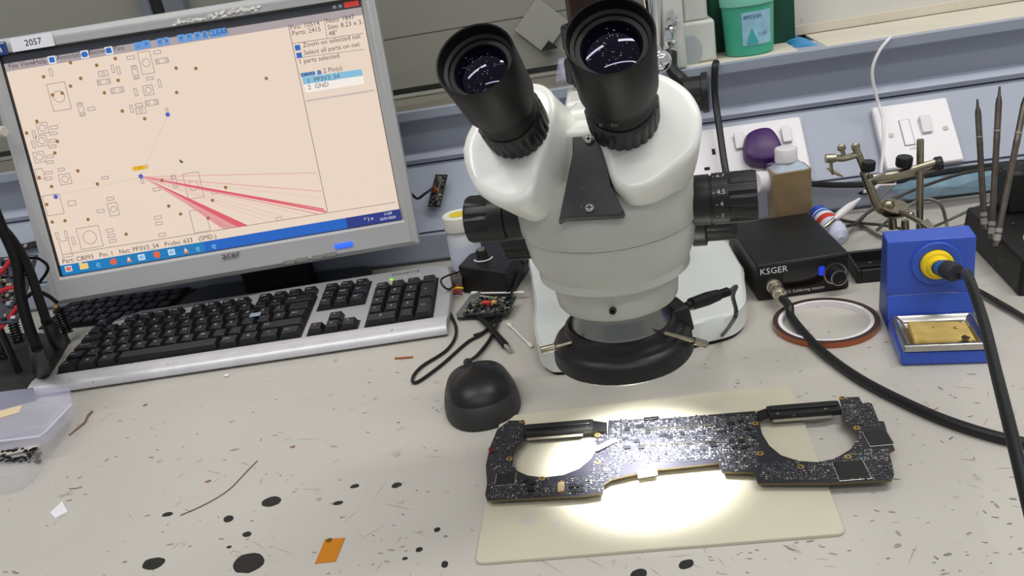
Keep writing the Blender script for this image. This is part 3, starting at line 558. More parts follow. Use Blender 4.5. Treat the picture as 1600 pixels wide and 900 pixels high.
# ================================================================== MICROSCOPE
AX, AYY = -.012, .502
YAW = math.radians(-8)
SM = T(AX, AYY, 0) @ RZ(YAW)
def microscope():
    t = thing('stereo_microscope', 'white binocular stereo microscope on a pillar stand in the middle of the bench', 'microscope', T(-.01, .79, 0))
    # base
    pl = [xy(835, 470, .028), xy(833, 500, .028), xy(838, 528, .028), xy(850, 541, .028), xy(872, 545, .028), xy(960, 530, .028), xy(1088, 501, .028), xy(1135, 490, .028), xy(1156, 478, .028), xy(1165, 462, .028), xy(1163, 435, .028), xy(1155, 405, .028), (.085, .90), (-.075, .90), xy(829, 395, .028), xy(829, 430, .028)]
    pl = [(q.x, q.y) for q in catmull([Vector((*v, 0)) for v in pl]+[Vector((*pl[0], 0))], 4)[:-1]]
    obj('base', MB().prism(pl, 0.004, .0275, inset=.003, zi=.003), [BASE_WHITE], t, smooth=40)
    obj('base_gasket', MB().prism([(-.005+(x+.005)*.985, .80+(y-.80)*.985) for x, y in pl], 0, .004), [BLACK_MATTE], t)
    CXX, CYY = -.016, .775
    obj('column', MB().cyl((CXX, CYY, .027), (CXX, CYY, .44), .016, seg=32), [mat('brown_black_steel', (58, 46, 42), .25, .8)], t)
    obj('collar', MB().lathe([(.018, .268), (.0235, .27), (.0235, .288), (.022, .29), (.018, .29)], M=T(CXX, CYY, 0), cap=False), [BLACK_PL], t)
    obj('collar', MB().lathe([(.016, .237), (.0245, .239), (.0245, .258), (.023, .261), (.016, .261)], M=T(CXX, CYY, 0), cap=False).box((CXX-.002, CYY-.022, .249), (.03, .02, .02)), [BLACK_PL], t, bevel=.001)
    # focus carriage and arm
    obj('focus_carriage', MB().box((CXX+.006, CYY-.045, .194), (.062, .075, .084)).box((CXX+.004, .655, .178), (.05, .19, .034)), [WHITE_ENAMEL], t, bevel=.005, seg=3)
    obj('holder_ring', MB().lathe([(.046, .163), (.049, .164), (.049, .186), (.046, .187)], M=SM, cap=False), [GREY_ENAMEL], t)
    for s_ in (-1, 1):
        X = frame((CXX+.008+s_*.036, .61, .153), (s_*math.cos(YAW), s_*math.sin(YAW), 0))
        k = obj('focus_knob', MB().lathe([(.012, 0), (.012, .02), (.023, .021), (.023, .031), (.020, .032), (.020, .052), (.017, .054)], M=X, seg=48, knurl=(4, 5, 3, .0012)), [BLACK_PL], t)
    # body tiers
    prof = [(.036, .1435), (.0395, .143), (.0412, .146), (.0412, .1615)]
    obj('lower_body', MB().lathe([(.030, .142), (.0385, .142), (.0398, .144), (.0415, .1605), (.0415, .162), (.03, .162)], M=SM, seg=64), [GREY_ENAMEL], t)
    obj('middle_body', MB().lathe([(.03, .161), (.0432, .161), (.0445, .1615), (.0475, .166), (.0525, .178), (.0545, .190), (.0545, .195), (.03, .195)], M=SM, seg=64), [GREY_ENAMEL], t)
    obj('upper_body', MB().lathe([(.03, .1955), (.0552, .1955), (.0562, .197), (.0568, .212), (.0555, .219), (.052, .225), (.046, .230), (.03, .234), (1e-4, .235)], M=SM, seg=64), [GREY_ENAMEL], t)
    p = SM @ Vector((.004, -.0405, .1515)); d = (p-(SM @ Vector((0, 0, .1515)))).normalized()
    ps = onplane(958, 485, SM @ Vector((0, -.0412, .152)), SM.to_3x3() @ Vector((0, -1, 0)))
    obj('set_screw', MB().lathe([(.0022, 0), (.0022, .003), (.0010, .003), (.0010, .001)], M=frame(ps+Vector((0, .0012, 0)), SM.to_3x3() @ Vector((0, -1, .03)), (1, 0, 0)), seg=16), [BLACK_PL], t)
    # vertical joint band beside the screw
    obj('objective', MB().lathe([(.030, .1235), (.033, .1225), (.0335, .126), (.030, .134), (.0315, .1425)], M=SM, seg=56, cap=False), [mat('satin_dark', (120, 122, 122), .2, .9)], t)
    obj('objective_lens', MB().lathe([(1e-4, .122), (.018, .123), (.030, .1245)], M=SM, seg=40, cap=False), [LENS], t)
    # zoom knobs
    for s_ in (-1, 1):
        X = SM @ frame((s_*.0555, .0, .2035), (s_, 0, 0), (0, 0, 1))
        zk = obj('zoom_knob', MB().lathe([(.014, -.012), (.0155, 0), (.0155, .0085), (.0145, .0088), (.0145, .0098), (.0158, .0102), (.0158, .020), (.0158, .0205), (.0158, .0345), (.0150, .0365), (1e-4, .0368)], M=X, seg=44, knurl=(7, 8, 4, .0016)), [BLACK_PL], t)
        if s_ == 1:
            tm = MB()
            for a_, t_ in ((14, '6.7'), (58, '4.5'), (84, '4'), (112, '3')):
                a = math.radians(a_); Y = X @ RZ(math.radians(180)+0) if False else X
                # tangent frame on the drum: text reads towards +local z of the knob
                ang = math.radians(a_)
                nrm = Vector((math.cos(ang), math.sin(ang), 0)); 
                Q = X @ frame(nrm*.01600+Vector((0, 0, .0145)), nrm, (0, 0, 1))
                tm.text('- '+t_, .0042, M=Q, align='CENTER')
            obj('scale_mark', tm, [KEY_LEG], zk, smooth=0, label='white magnification numbers on the zoom knob')
    # head block
    obj('head_block', MB(SM).box((-.004, .006, .243), (.064, .060, .036)).box((-.003, .016, .254), (.030, .03, .026)), [WHITE_ENAMEL], t, bevel=.004, seg=3)
    # black plate between the tubes
    b0, b1 = aty(921, 325, .4440), aty(919, 218, .4700)
    up_ = (b1-b0).normalized(); xl = SM.to_3x3() @ Vector((1, 0, 0)); nrm = xl.cross(up_).normalized()
    PM = frame(b0, nrm, xl); Pi = PM.inverted()
    def pp(px, py): q = Pi @ onplane(px, py, b0, nrm); return (q.x, q.y)
    fp = obj('face_plate', MB(PM).prism([pp(*q) for q in ((872, 346), (880, 341), (972, 336), (975, 330), (955, 290), (945, 225), (935, 210), (931, 211), (929, 216), (911, 217), (908, 212), (894, 213), (894, 240))][:13], -.006, 0, inset=.0012, zi=.0012), [mat('charcoal_metal', (48, 49, 51), .42, var=.12, vscale=150, dirt=((100, 98, 92), 220, .7, .05))], t)
    for px, py in ((920, 218), (921.5, 325)):
        q = onplane(px, py, b0+nrm*.001, nrm)
        obj('cross_screw', MB().lathe([(.0026, -.001), (.0026, .0008), (.0018, .0014)], M=frame(q, nrm, xl), seg=16).box((0, 0, .0015), (.003, .0007, .0003), 1, frame(q, nrm, xl)).box((0, 0, .0015), (.0007, .003, .0003), 1, frame(q, nrm, xl)), [STEEL, DARK], fp)
    # prism housings, eyepiece tubes
    outL = [(722, 232), (726, 257), (740, 290), (755, 304), (775, 315), (802, 319), (825, 310), (835, 292), (841, 262), (848, 240), (866, 190), (868, 160), (858, 138), (835, 128), (800, 136), (752, 175), (730, 205)]
    outR = [(1096, 180), (1095, 202), (1089, 225), (1075, 245), (1055, 262), (1025, 285), (1000, 296), (980, 297), (962, 286), (952, 267), (945, 242), (936, 215), (926, 185), (930, 150), (950, 125), (1000, 112), (1030, 113), (1055, 124), (1077, 141), (1091, 163)]
    for side, rim, base, out, rr, cap_d in ((-1, ad(741, 92, .412), ad(806, 198, .474), outL, .0212, .030), (1, ad(952, 55, .392), ad(974, 182, .460), outR, .0222, .035)):
        tt = (rim-base).normalized(); L = (rim-base).length
        FM = frame(base, tt, xl); Fi = FM.inverted()
        pts = []
        for q in out:
            w_ = Fi @ onplane(q[0], q[1], base-tt*.004, tt); pts.append((w_.x, w_.y))
        # smooth the outline
        cl = catmull([Vector((*p, 0)) for p in pts]+[Vector((*pts[0], 0))], 4)[:-1]; P2 = [(p.x, p.y) for p in cl]
        n = len(P2); c = sum((Vector(p) for p in P2), Vector((0, 0)))/n
        sx_ = .008 if side < 0 else -.001
        def rg(k_, ins, z, sh=(0, 0)):
            o_ = []
            for p in P2:
                d_ = Vector(p)-c; d_ = d_*(k_-ins/max(d_.length, 1e-6)); o_.append((c.x+d_.x+sh[0], c.y+d_.y+sh[1], z))
            return o_
        rings = [rg(1, .0065, -.0035), rg(1, .0030, -.0032), rg(1, .0011, -.0042), rg(1, 0, -.006), rg(1, -.0004, -.010), rg(.98, 0, -.006-cap_d*.75, (sx_*.75, 0)), rg(.95, 0, -.006-cap_d, (sx_, 0)), rg(.80, 0, -.009-cap_d, (sx_, 0))]
        vs = sum(rings, []); fs = []
        for j in range(len(rings)-1):
            for i in range(n): fs.append((j*n+i, j*n+(i+1) % n, (j+1)*n+(i+1) % n, (j+1)*n+i))
        fs.append(tuple(range(n))[::-1]); fs.append(tuple((len(rings)-1)*n+i for i in range(n)))
        obj('prism_housing', MB(FM).add(vs, fs), [WHITE_ENAMEL], t, smooth=45)
        tube_r = rr*.86
        kn = obj('diopter_ring', MB(FM).lathe([(tube_r*1.0, -.006), (tube_r*1.05, -.003), (tube_r*1.07, .001), (tube_r*1.07, .0125), (tube_r*1.02, .0140), (tube_r*1.0, .0150)], seg=72, knurl=(1, 3, 3, .0011)), [BLACK_PL], t)
        cp = obj('eyecup', MB(FM).lathe([(tube_r*.97, .015), (tube_r*.97, .020), (tube_r*.94, .022), (tube_r*.95, .026), (rr*.955, .032), (rr*.985, L-.012), (rr, L-.001), (rr*.985, L), (rr*.95, L-.0005), (rr*.93, L-.003), (rr*.90, L-.0065), (rr*.82, L-.0075), (rr*.80, L-.0090), (rr*.70, L-.0094), (rr*.68, L-.0115), (1e-4, L-.0130)], seg=64, cap=False), [BLACK_MATTE], t)
        lz = [(rr*.66*math.sin(a), L-.0222+.0105*math.cos(a)**.9) for a in [k_*math.pi/2/8 for k_ in range(8, 0, -1)]]
        lz = [(rr*.69*k_/8, L-.0078-.0032*(k_/8)**2) for k_ in range(8, 0, -1)]+[(1e-5, L-.0078)]
        ln = obj('eye_lens', MB(FM).lathe(lz, seg=48, cap=False), [LENS], t, smooth=80)
        dm = MB(FM)
        for k_ in range(50):
            a, r_ = random.uniform(0, 6.28), rr*.6*math.sqrt(random.random()); z_ = L-.0077-.0032*(r_/(rr*.69))**2; e_ = random.uniform(.00006, .00018)
            dm.box((r_*math.cos(a), r_*math.sin(a), z_), (e_*2, e_*2, e_))
        obj('dust', dm, [DUST], ln, kind='stuff', smooth=0)
        if side == 1:
            Q = FM @ RZ(math.radians(-97)) @ T(rr*.958, 0, .0265) @ RY(math.pi/2) @ RZ(math.pi/2)
            obj('power_mark', MB(Q).text('20', .004).text('E', .004, M=T(-.007, 0, 0)), [mat('faint_print', (120, 120, 120), .5)], cp, smooth=0)
microscope()
# ================================================================== RING LIGHT
def ring_light():
    M = T(AX-.001, AYY+.002, 0)
    t = thing('ring_light', 'black ring light clamped under the microscope head, shining on the circuit board', 'lamp', T(AX, AYY, .0985))
    obj('housing', MB(M).lathe([(.0335, .0985), (.0358, .0985), (.0358, .1025), (.0445, .1025), (.0445, .0985), (.0462, .0985), (.0475, .100), (.0472, .109), (.0455, .1125), (.0425, .1140), (.0415, .1165), (.0385, .1180), (.0375, .1225), (.0350, .1240), (.0335, .1225), (.0332, .103), (.0335, .0985)], seg=72, cap=False), [BLACK_METAL], t, smooth=40)
    for k in range(36):
        a = 2*math.pi*k/36; p = Vector((AX+.040*math.cos(a), AYY+.040*math.sin(a), .1022))
        obj('led_bulb', MB(T(*p)).sphere((0, 0, 0), .0022, seg=8, rings=6), [mat('led_white', (255, 255, 255), emit=4)], t)
    q0 = ad(1040, 505, .566)
    J = SM @ RZ(math.radians(20)) @ T(.0445, 0, 0)
    jb = M @ RZ(math.radians(20))
    obj('socket_box', MB(jb).box((.0405, 0, .1155), (.016, .026, .018), top=.8), [BLACK_METAL], t, bevel=.002, seg=3)
    for px, py, py2, px2, d1, d2 in ((1052, 524, 538, 1104, .528, .540), (902, 533, 548, 845, .545, .548)):
        a = ad(px, py, d1); b = ad(px2, py2, d2); d = (b-a).normalized(); L = (b-a).length
        obj('thumb_screw', MB(frame(a, d)).lathe([(.0013, -.008), (.0013, L*.58), (.0012, L*.58), (.0026, L*.60), (.0026, L*.98), (.0022, L)], seg=24, knurl=(3, 4, 3, .0003)), [NICKEL], t)
    l = bpy.data.lights.new('ring_beam', 'SPOT'); l.energy = 15; l.spot_size = math.radians(72); l.spot_blend = 1.0; l.shadow_soft_size = .03; l.color = (.97, .99, 1)
    o = bpy.data.objects.new('ring_beam', l); COL.objects.link(o); o.location = (AX+.004, AYY+.006, .096); o.parent = None
    P0 = jb @ Vector((.048, 0, .117)); 
    a = ad(1078, 476, .585); b = ad(1122, 461, .60); c = ad(1140, 456, .605)
    pc = thing('light_power_cable', 'black plug and thin lead powering the ring light, over the microscope base', 'cable', a)
    obj('plug', MB(frame(a, b-a)).lathe([(.0028, -.004), (.0030, 0), (.0045, .001), (.0050, (b-a).length*.6), (.0042, (b-a).length)], seg=20), [BLACK_MATTE], pc)
    d_ = (b-a).normalized()
    rl = MB()
    for k in range(4): rl.lathe([(.0032, 0), (.0036, .001), (.0032, .002)], M=frame(b+d_*(.0005+k*.0027), d_), seg=14)
    obj('strain_relief', rl.cyl(b, c, .0025, .002), [BLACK_MATTE], pc)
    obj('lead', MB().tube([c, ad(1150, 448, .61), ad(1145, 462, .62), ad(1150, 485, .63), ad(1146, 500, .64), at(1128, 524, .006), at(1112, 531, .004), at(1092, 528, .004), at(1075, 518, .006)], .0017), [CABLE_GR if False else mat('dark_grey_cable', (52, 54, 56), .4)], pc)
ring_light()
# ================================================================== MAT + LOGIC BOARD
mp = [xy(742, 880, .0025), xy(1322, 833, .0025), xy(1234, 600, .0025), xy(782, 651, .0025)]
def round_poly(P, r=.006, n=5):
    out = []
    for i, p in enumerate(P):
        p = Vector(p); a = (Vector(P[i-1])-p).normalized(); b = (Vector(P[(i+1) % len(P)])-p).normalized()
        for k in range(n+1):
            t_ = k/n; A, B = p+a*r, p+b*r; out.append(tuple(A*(1-t_)**2+p*2*t_*(1-t_)+B*t_*t_))
    return out
obj('silicone_mat', MB().prism(round_poly(mp), 0.0004, .0028, inset=.0006, zi=.0005), [CREAM_MAT], None, (0, .5, 0), label='cream rectangular work mat lying under the circuit board', cat='mat')
sm_ = bpy.data.objects['silicone_mat']; WM['silicone_mat'] = T(0, .5, 0)
for px, py, rx, ry in ((824, 813, 12, 7), (868, 817, 8, 4), (988, 822, 10, 6)):
    obj('faint_spot', MB().prism([xy(px+rx*math.cos(a*.45), py+ry*math.sin(a*.45), .0029) for a in range(14)], .0027, .0029), [mat('mat_spot', (188, 190, 178), .5)], sm_, smooth=0)
def logic_board():
    z1 = .0092; z0 = .0078
    out = [(795, 657), (820, 657), (818, 676), (819, 688), (808, 700), (802, 712), (801, 725), (808, 736), (825, 743), (850, 746), (880, 742), (905, 732), (922, 718), (931, 705), (932, 680), (949, 677), (951, 657), (1047, 653), (1180, 642), (1184, 652), (1191, 678), (1202, 696), (1220, 711), (1247, 720), (1278, 722), (1304, 717), (1329, 702), (1340, 687), (1338, 673), (1329, 664), (1316, 656), (1318, 644), (1311, 621), (1342, 620), (1348, 630), (1362, 630), (1373, 658), (1381, 658), (1386, 673), (1398, 702), (1388, 707), (1393, 721), (1397, 740), (1393, 750), (1296, 755), (1184, 755), (1177, 738), (1128, 737), (1123, 723), (1026, 733), (1000, 738), (956, 748), (944, 755), (942, 770), (915, 774), (761, 782), (758, 773), (761, 755), (759, 727), (765, 700), (777, 671)]
    P = [xy(*q, z1) for q in out]
    t = thing('logic_board', 'dark laptop logic board with two round cut-outs lying on the cream mat', 'circuit board', at(1080, 700, 0))
    for q in ((790, 740), (1060, 700), (1350, 730), (940, 740), (1200, 725)):
        c = at(*q, z0); obj('standoff', MB().box((c.x, c.y, (z0+.0028 if q[0] < 1290 else z0)/2+(.0001 if q[0] < 1290 else 0)), (.014, .008, (z0-.0028) if q[0] < 1290 else z0)), [CHIP], t, bevel=.0004)
    obj('board', MB().prism(P, z0, z1, side=1), [PCB, PCB_EDGE], t, smooth=0)
    def bx(mb, px, py, sx, sy, h, mi=0, rot=None, base=z1):
        c = at(px, py, base); mb.box((0, 0, h/2), (sx, sy, h), mi, T(c.x, c.y, base-.0001) @ RZ(.05 if rot is None else rot)); return c
    # larger chips
    for px, py, sx, sy, r_ in ((790, 749, .014, .013, 0), (1372, 685, .015, .016, .02), (1330, 735, .019, .019, .0)):
        mb = MB(); bx(mb, px, py, sx, sy, .0012, 0, r_); bx(mb, px, py, sx*1.12, sy*1.12, .0005, 1, r_); obj('processor_chip', mb, [CHIP, STEEL], t, bevel=.0003, smooth=0)
    for px, py in ((980, 671), (1000, 667), (977, 687), (995, 690), (980, 700), (1002, 700), (1012, 677), (1036, 681), (1046, 683), (1066, 678), (1114, 697), (1142, 662), (1158, 660), (1142, 674), (1143, 690), (1158, 690), (1178, 684), (830, 756), (822, 751), (830, 765), (895, 760), (895, 768), (906, 760), (906, 768), (1128, 675), (1148, 700), (1165, 700), (1168, 672)):
        mb = MB(); bx(mb, px, py, random.uniform(.0035, .006), random.uniform(.003, .0045), .0012, 0, .05); obj('chip', mb, [CHIP], t, smooth=0)
    for px, py in ((816, 659), (796, 717), (847, 748), (934, 680), (934, 722), (1180, 662), (1188, 709), (1251, 730), (1325, 714), (1339, 669), (1316, 622)):
        c = at(px, py, z1); obj('screw_hole', MB(T(c.x, c.y, z1)).lathe([(.0011, 0), (.0011, .0004), (.0024, .0004), (.0024, 0)], seg=20, mis=[1, 0, 0, 0]).lathe([(1e-4, .0002), (.0011, .0002)], mi=1, seg=20, cap=False), [GOLD, DARK], t)
    for a, b in (((1003, 674), (1112, 666)), ((1003, 698), (1128, 692))):
        pa, pb = at(*a, z1), at(*b, z1); d = pb-pa; c = (pa+pb)/2
        obj('shield_rail', MB(T(c.x, c.y, z1+.0011) @ RZ(math.atan2(d.y, d.x))).box((0, 0, 0), (d.length, .0010, .0024)), [STEEL], t, smooth=0)
    c = at(877, 763, z1); g = obj('ribbon_socket', MB(T(c.x, c.y, z1)).box((0, 0, .0008), (.0045, .011, .0016)), [GOLD], t, smooth=0, label='gold ribbon connector')
    pn = MB(T(c.x, c.y, z1+.0016))
    for k in range(8): pn.box((0, -.0045+k*.00125, .0001), (.0046, .0005, .0003))
    obj('contact', pn, [TAN], g, smooth=0)
    pa, pb = at(930, 706, z1), at(962, 690, z1); d = pb-pa; c = (pa+pb)/2
    obj('foil_label', MB(T(c.x, c.y, z1+.0019) @ RZ(math.atan2(d.y, d.x))).box((0, 0, 0), (d.length, .0055, .0003)), [mat('foil_grey', (160, 150, 150), .35, .6)], t, smooth=0, label='grey foil label')
    c = at(1011, 738, z1); obj('display_socket', MB(T(c.x, c.y, z1-.0005) @ RZ(.12)).box((0, 0, 0), (.014, .005, .003)).box((.0, -.0008, .0016), (.011, .0016, .0005), 1), [STEEL, GOLD], t, smooth=0, label='brass coloured socket on the front edge')
    pa, pb = at(1005, 656, z1), at(1031, 656, z1); obj('tape_strip', MB(T(*((pa+pb)/2)) @ RZ(0)).box((0, 0, .0012), (.012, .0035, .0016)), [BLACK_MATTE], t, bevel=.0005)
    for quad, wires in ((((818, 661), (925, 652), (926, 672), (820, 683)), ((925, 657), (948, 660), (948, 675), (925, 672))), (((1198, 632), (1310, 623), (1320, 645), (1196, 652)), ((1182, 643), (1200, 637), (1200, 650), (1186, 655)))):
        z = .0125; pa, pb, pc2, pd = [at(*q, z) for q in quad]; d = pb-pa; c = (pa+pb+pc2+pd)/4; L = d.length; X = T(c.x, c.y, 0) @ RZ(math.atan2(d.y, d.x))
        h = obj('black_heat_pad', MB(X).box((0, 0, .0105), (L, .0125, .005)).box((0, .0015, .0135), (L*.93, .006, .0018)), [BLACK_DUSTY], t, bevel=.0004, label='long black foam strip over the cut-out')
        obj('metal_edge', MB(X).box((-L*.05, -.0072, .0085), (L*.8, .0016, .0022)), [STEEL], h, smooth=0)
        q = [at(*p, .0115) for p in wires]; obj('end_tab', MB().prism([(p.x, p.y) for p in q], .0092, .0115), [BLACK_MATTE], h)
    # dense small components
    random.seed(11); cm = MB(); cnt = 0
    zones = [((955, 655), (1180, 648), (1182, 716), (955, 725), 1900, 1.0), ((762, 752), (945, 745), (945, 770), (765, 780), 330, .8), ((775, 660), (818, 660), (805, 740), (762, 750), 170, .7), ((1190, 725), (1395, 705), (1395, 748), (1190, 752), 620, .7), ((1315, 622), (1360, 630), (1395, 720), (1335, 720), 420, .7), ((933, 680), (960, 675), (975, 748), (920, 755), 260, .8), ((1120, 690), (1185, 690), (1185, 735), (1125, 735), 300, .8)]
    for za, zb, zc, zd, n, sz in zones:
        for k in range(n):
            a, b = random.random(), random.random()
            px = (za[0]*(1-a)+zb[0]*a)*(1-b)+(zd[0]*(1-a)+zc[0]*a)*b; py = (za[1]*(1-a)+zb[1]*a)*(1-b)+(zd[1]*(1-a)+zc[1]*a)*b
            px = round(px/4.2)*4.2+random.uniform(-.7, .7); py = round(py/3.2)*3.2+random.uniform(-.5, .5)
            if not inside((px, py), out) or (px > 1345 and 668 < py < 703) or (1308 < px < 1352 and 724 < py < 748) or (776 < px < 806 and 740 < py < 757): continue
            bright = random.random()
            mi = 0 if bright < (.34 if za[0] < 960 and za[0] > 950 else .22) else (1 if bright < .6 else (2 if bright < .78 else 3))
            r_ = .05+random.choice([0, math.pi/2]); L = random.uniform(.0010, .0026)*sz; w_ = L*random.uniform(.5, .65)
            c = at(px, py, z1)
            X = T(c.x, c.y, z1) @ RZ(r_)
            cm.box((0, 0, .00025), (L*.62, w_, .0005+random.random()*.0004), mi if mi != 0 else 1, X)
            if mi != 3:
                cm.box((L*.42, 0, .0003), (L*.25, w_, .0005), 0, X); cm.box((-L*.42, 0, .0003), (L*.25, w_, .0005), 0, X)
    obj('small_component', cm, [SOLDER, CHIP, TAN, mat('pad_grey', (92, 92, 104), .4)], t, kind='stuff', smooth=0)
    rd = MB(); 
    for q in ((766, 703), (770, 705), (767, 707)): bx(rd, *q, .0022, .0018, .0015)
    obj('red_component', rd, [mat('dark_red', (120, 25, 25), .4)], t, smooth=0)
logic_board()
# ================================================================== SOLDERING STATION (black box)
def station():
    fl, fr, bl = at(1190, 466, 0), at(1318, 443, 0), at(1134, 398, 0)
    yaw = math.atan2(fr.y-fl.y, fr.x-fl.x); yaw = math.radians(3)
    W, D, H = .089, .125, .038
    M = T(.1185, .7615, 0) @ RZ(yaw+.02)
    t = thing('soldering_station', 'flat black soldering station box with a dial, beside the tape roll', 'soldering station', M)
    obj('case', MB(M).box((W/2, D/2, .001+H/2), (W, D, H)), [BLACK_METAL], t, bevel=.0015)
    for x in (.01, W-.01):
        for y in (.01, D-.01): obj('foot', MB(M).cyl((x, y, 0), (x, y, .002), .004), [BLACK_MATTE], t)
    FM = M @ T(0, 0, 0) @ RX(math.pi/2)
    obj('front_panel', MB(M).box((W/2, -.0006, .001+H/2), (W-.003, .0012, H-.003)), [BLACK_PL], t, bevel=.0004)
    obj('brand_text', MB(FM).text('KSGER', .0092, M=T(.0165, .0315, .0014)), [WHITE_PL], t, smooth=0, label='white lettering on the front')
    obj('model_text', MB(FM).text('T12 Soldering station', .0046, M=T(.045, .0065, .0014)), [mat('dull_print', (215, 215, 215), .5)], t, smooth=0)
    ds = obj('display', MB(FM).prism(rrect(.040, .019, .006, c=(.045, .0200)), 0, .0014), [BLACK_GLOSS], t)
    obj('blue_glow', MB(FM).prism(rrect(.006, .010, .002, c=(.0625, .0240)), .0013, .0016), [mat('blue_display', (20, 60, 230), emit=.8)], ds)
    kn = obj('dial', MB(FM @ T(.075, .0195, .001)).lathe([(.0105, 0), (.0105, .001), (.0082, .002), (.0078, .012), (.0072, .013), (.005, .013), (.0045, .0125), (1e-4, .0125)], seg=40), [BLACK_PL], t)
    obj('dial_ring', MB(FM @ T(.075, .0195, .001)).lathe([(.0080, .0122), (.0080, .0134), (.0068, .0134), (.0068, .0122)], seg=40, cap=False).lathe([(.0112, 0), (.0112, .0018), (.0098, .0018), (.0098, 0)], seg=40, cap=False), [STEEL], kn)
    JM = FM @ T(.0155, .0155, .001)
    obj('connector', MB(JM).lathe([(.0075, 0), (.0075, .003), (.0062, .0035), (.0062, .009), (.0055, .010), (.0055, .013), (.0068, .0135), (.0066, .021), (.0045, .022), (.0042, .030), (.0036, .031)], seg=32, knurl=(1, 2, 2, .0004)), [mat('pale_nickel', (205, 196, 176), .25, .9)], t, label='threaded metal cable connector')
    e = JM @ Vector((0, 0, .029)); dr = (JM.to_3x3() @ Vector((0, 0, 1)))
    cb = MB().tube([e, e+dr*.014+Vector((.003, 0, -.004)), at(1238, 498, .006), at(1280, 545, .0045), at(1340, 590, .0042), at(1420, 632, .0042), at(1500, 665, .0042), at(1600, 692, .0042), at(1720, 705, .0042)], .0040, seg=12, n=12)
    tag(obj('iron_cable', cb, [CABLE_BK], None, e), 'thick black cable from the soldering station curving across the bench', 'cable')
station()
# ================================================================== TAPE ROLL
def tape_roll():
    a, b = at(1207.5, 500, .0055), at(1375, 497.5, .0055); c = (a+b)/2; r = (a-b).length/2
    t = thing('tape_roll', 'thin roll of amber heat-proof tape lying flat by the soldering station', 'tape', T(c.x, c.y, 0))
    M = T(c.x, c.y, 0)
    obj('tape', MB(M).lathe([(r-.0045, .0003), (r, .0003), (r, .0055), (r-.0045, .0055), (r-.0045, .0003)], seg=72, cap=False, mis=[0, 1, 0, 0, 0]), [mat('tape_side', (62, 42, 36), .35), mat('tape_amber', (160, 80, 30), .3, coat=.4)], t)
    obj('core', MB(M).lathe([(r-.008, .0001), (r-.0046, .0001), (r-.0046, .0052), (r-.008, .0052), (r-.008, .0001)], seg=72, cap=False), [WHITE_PL], t)
tape_roll()
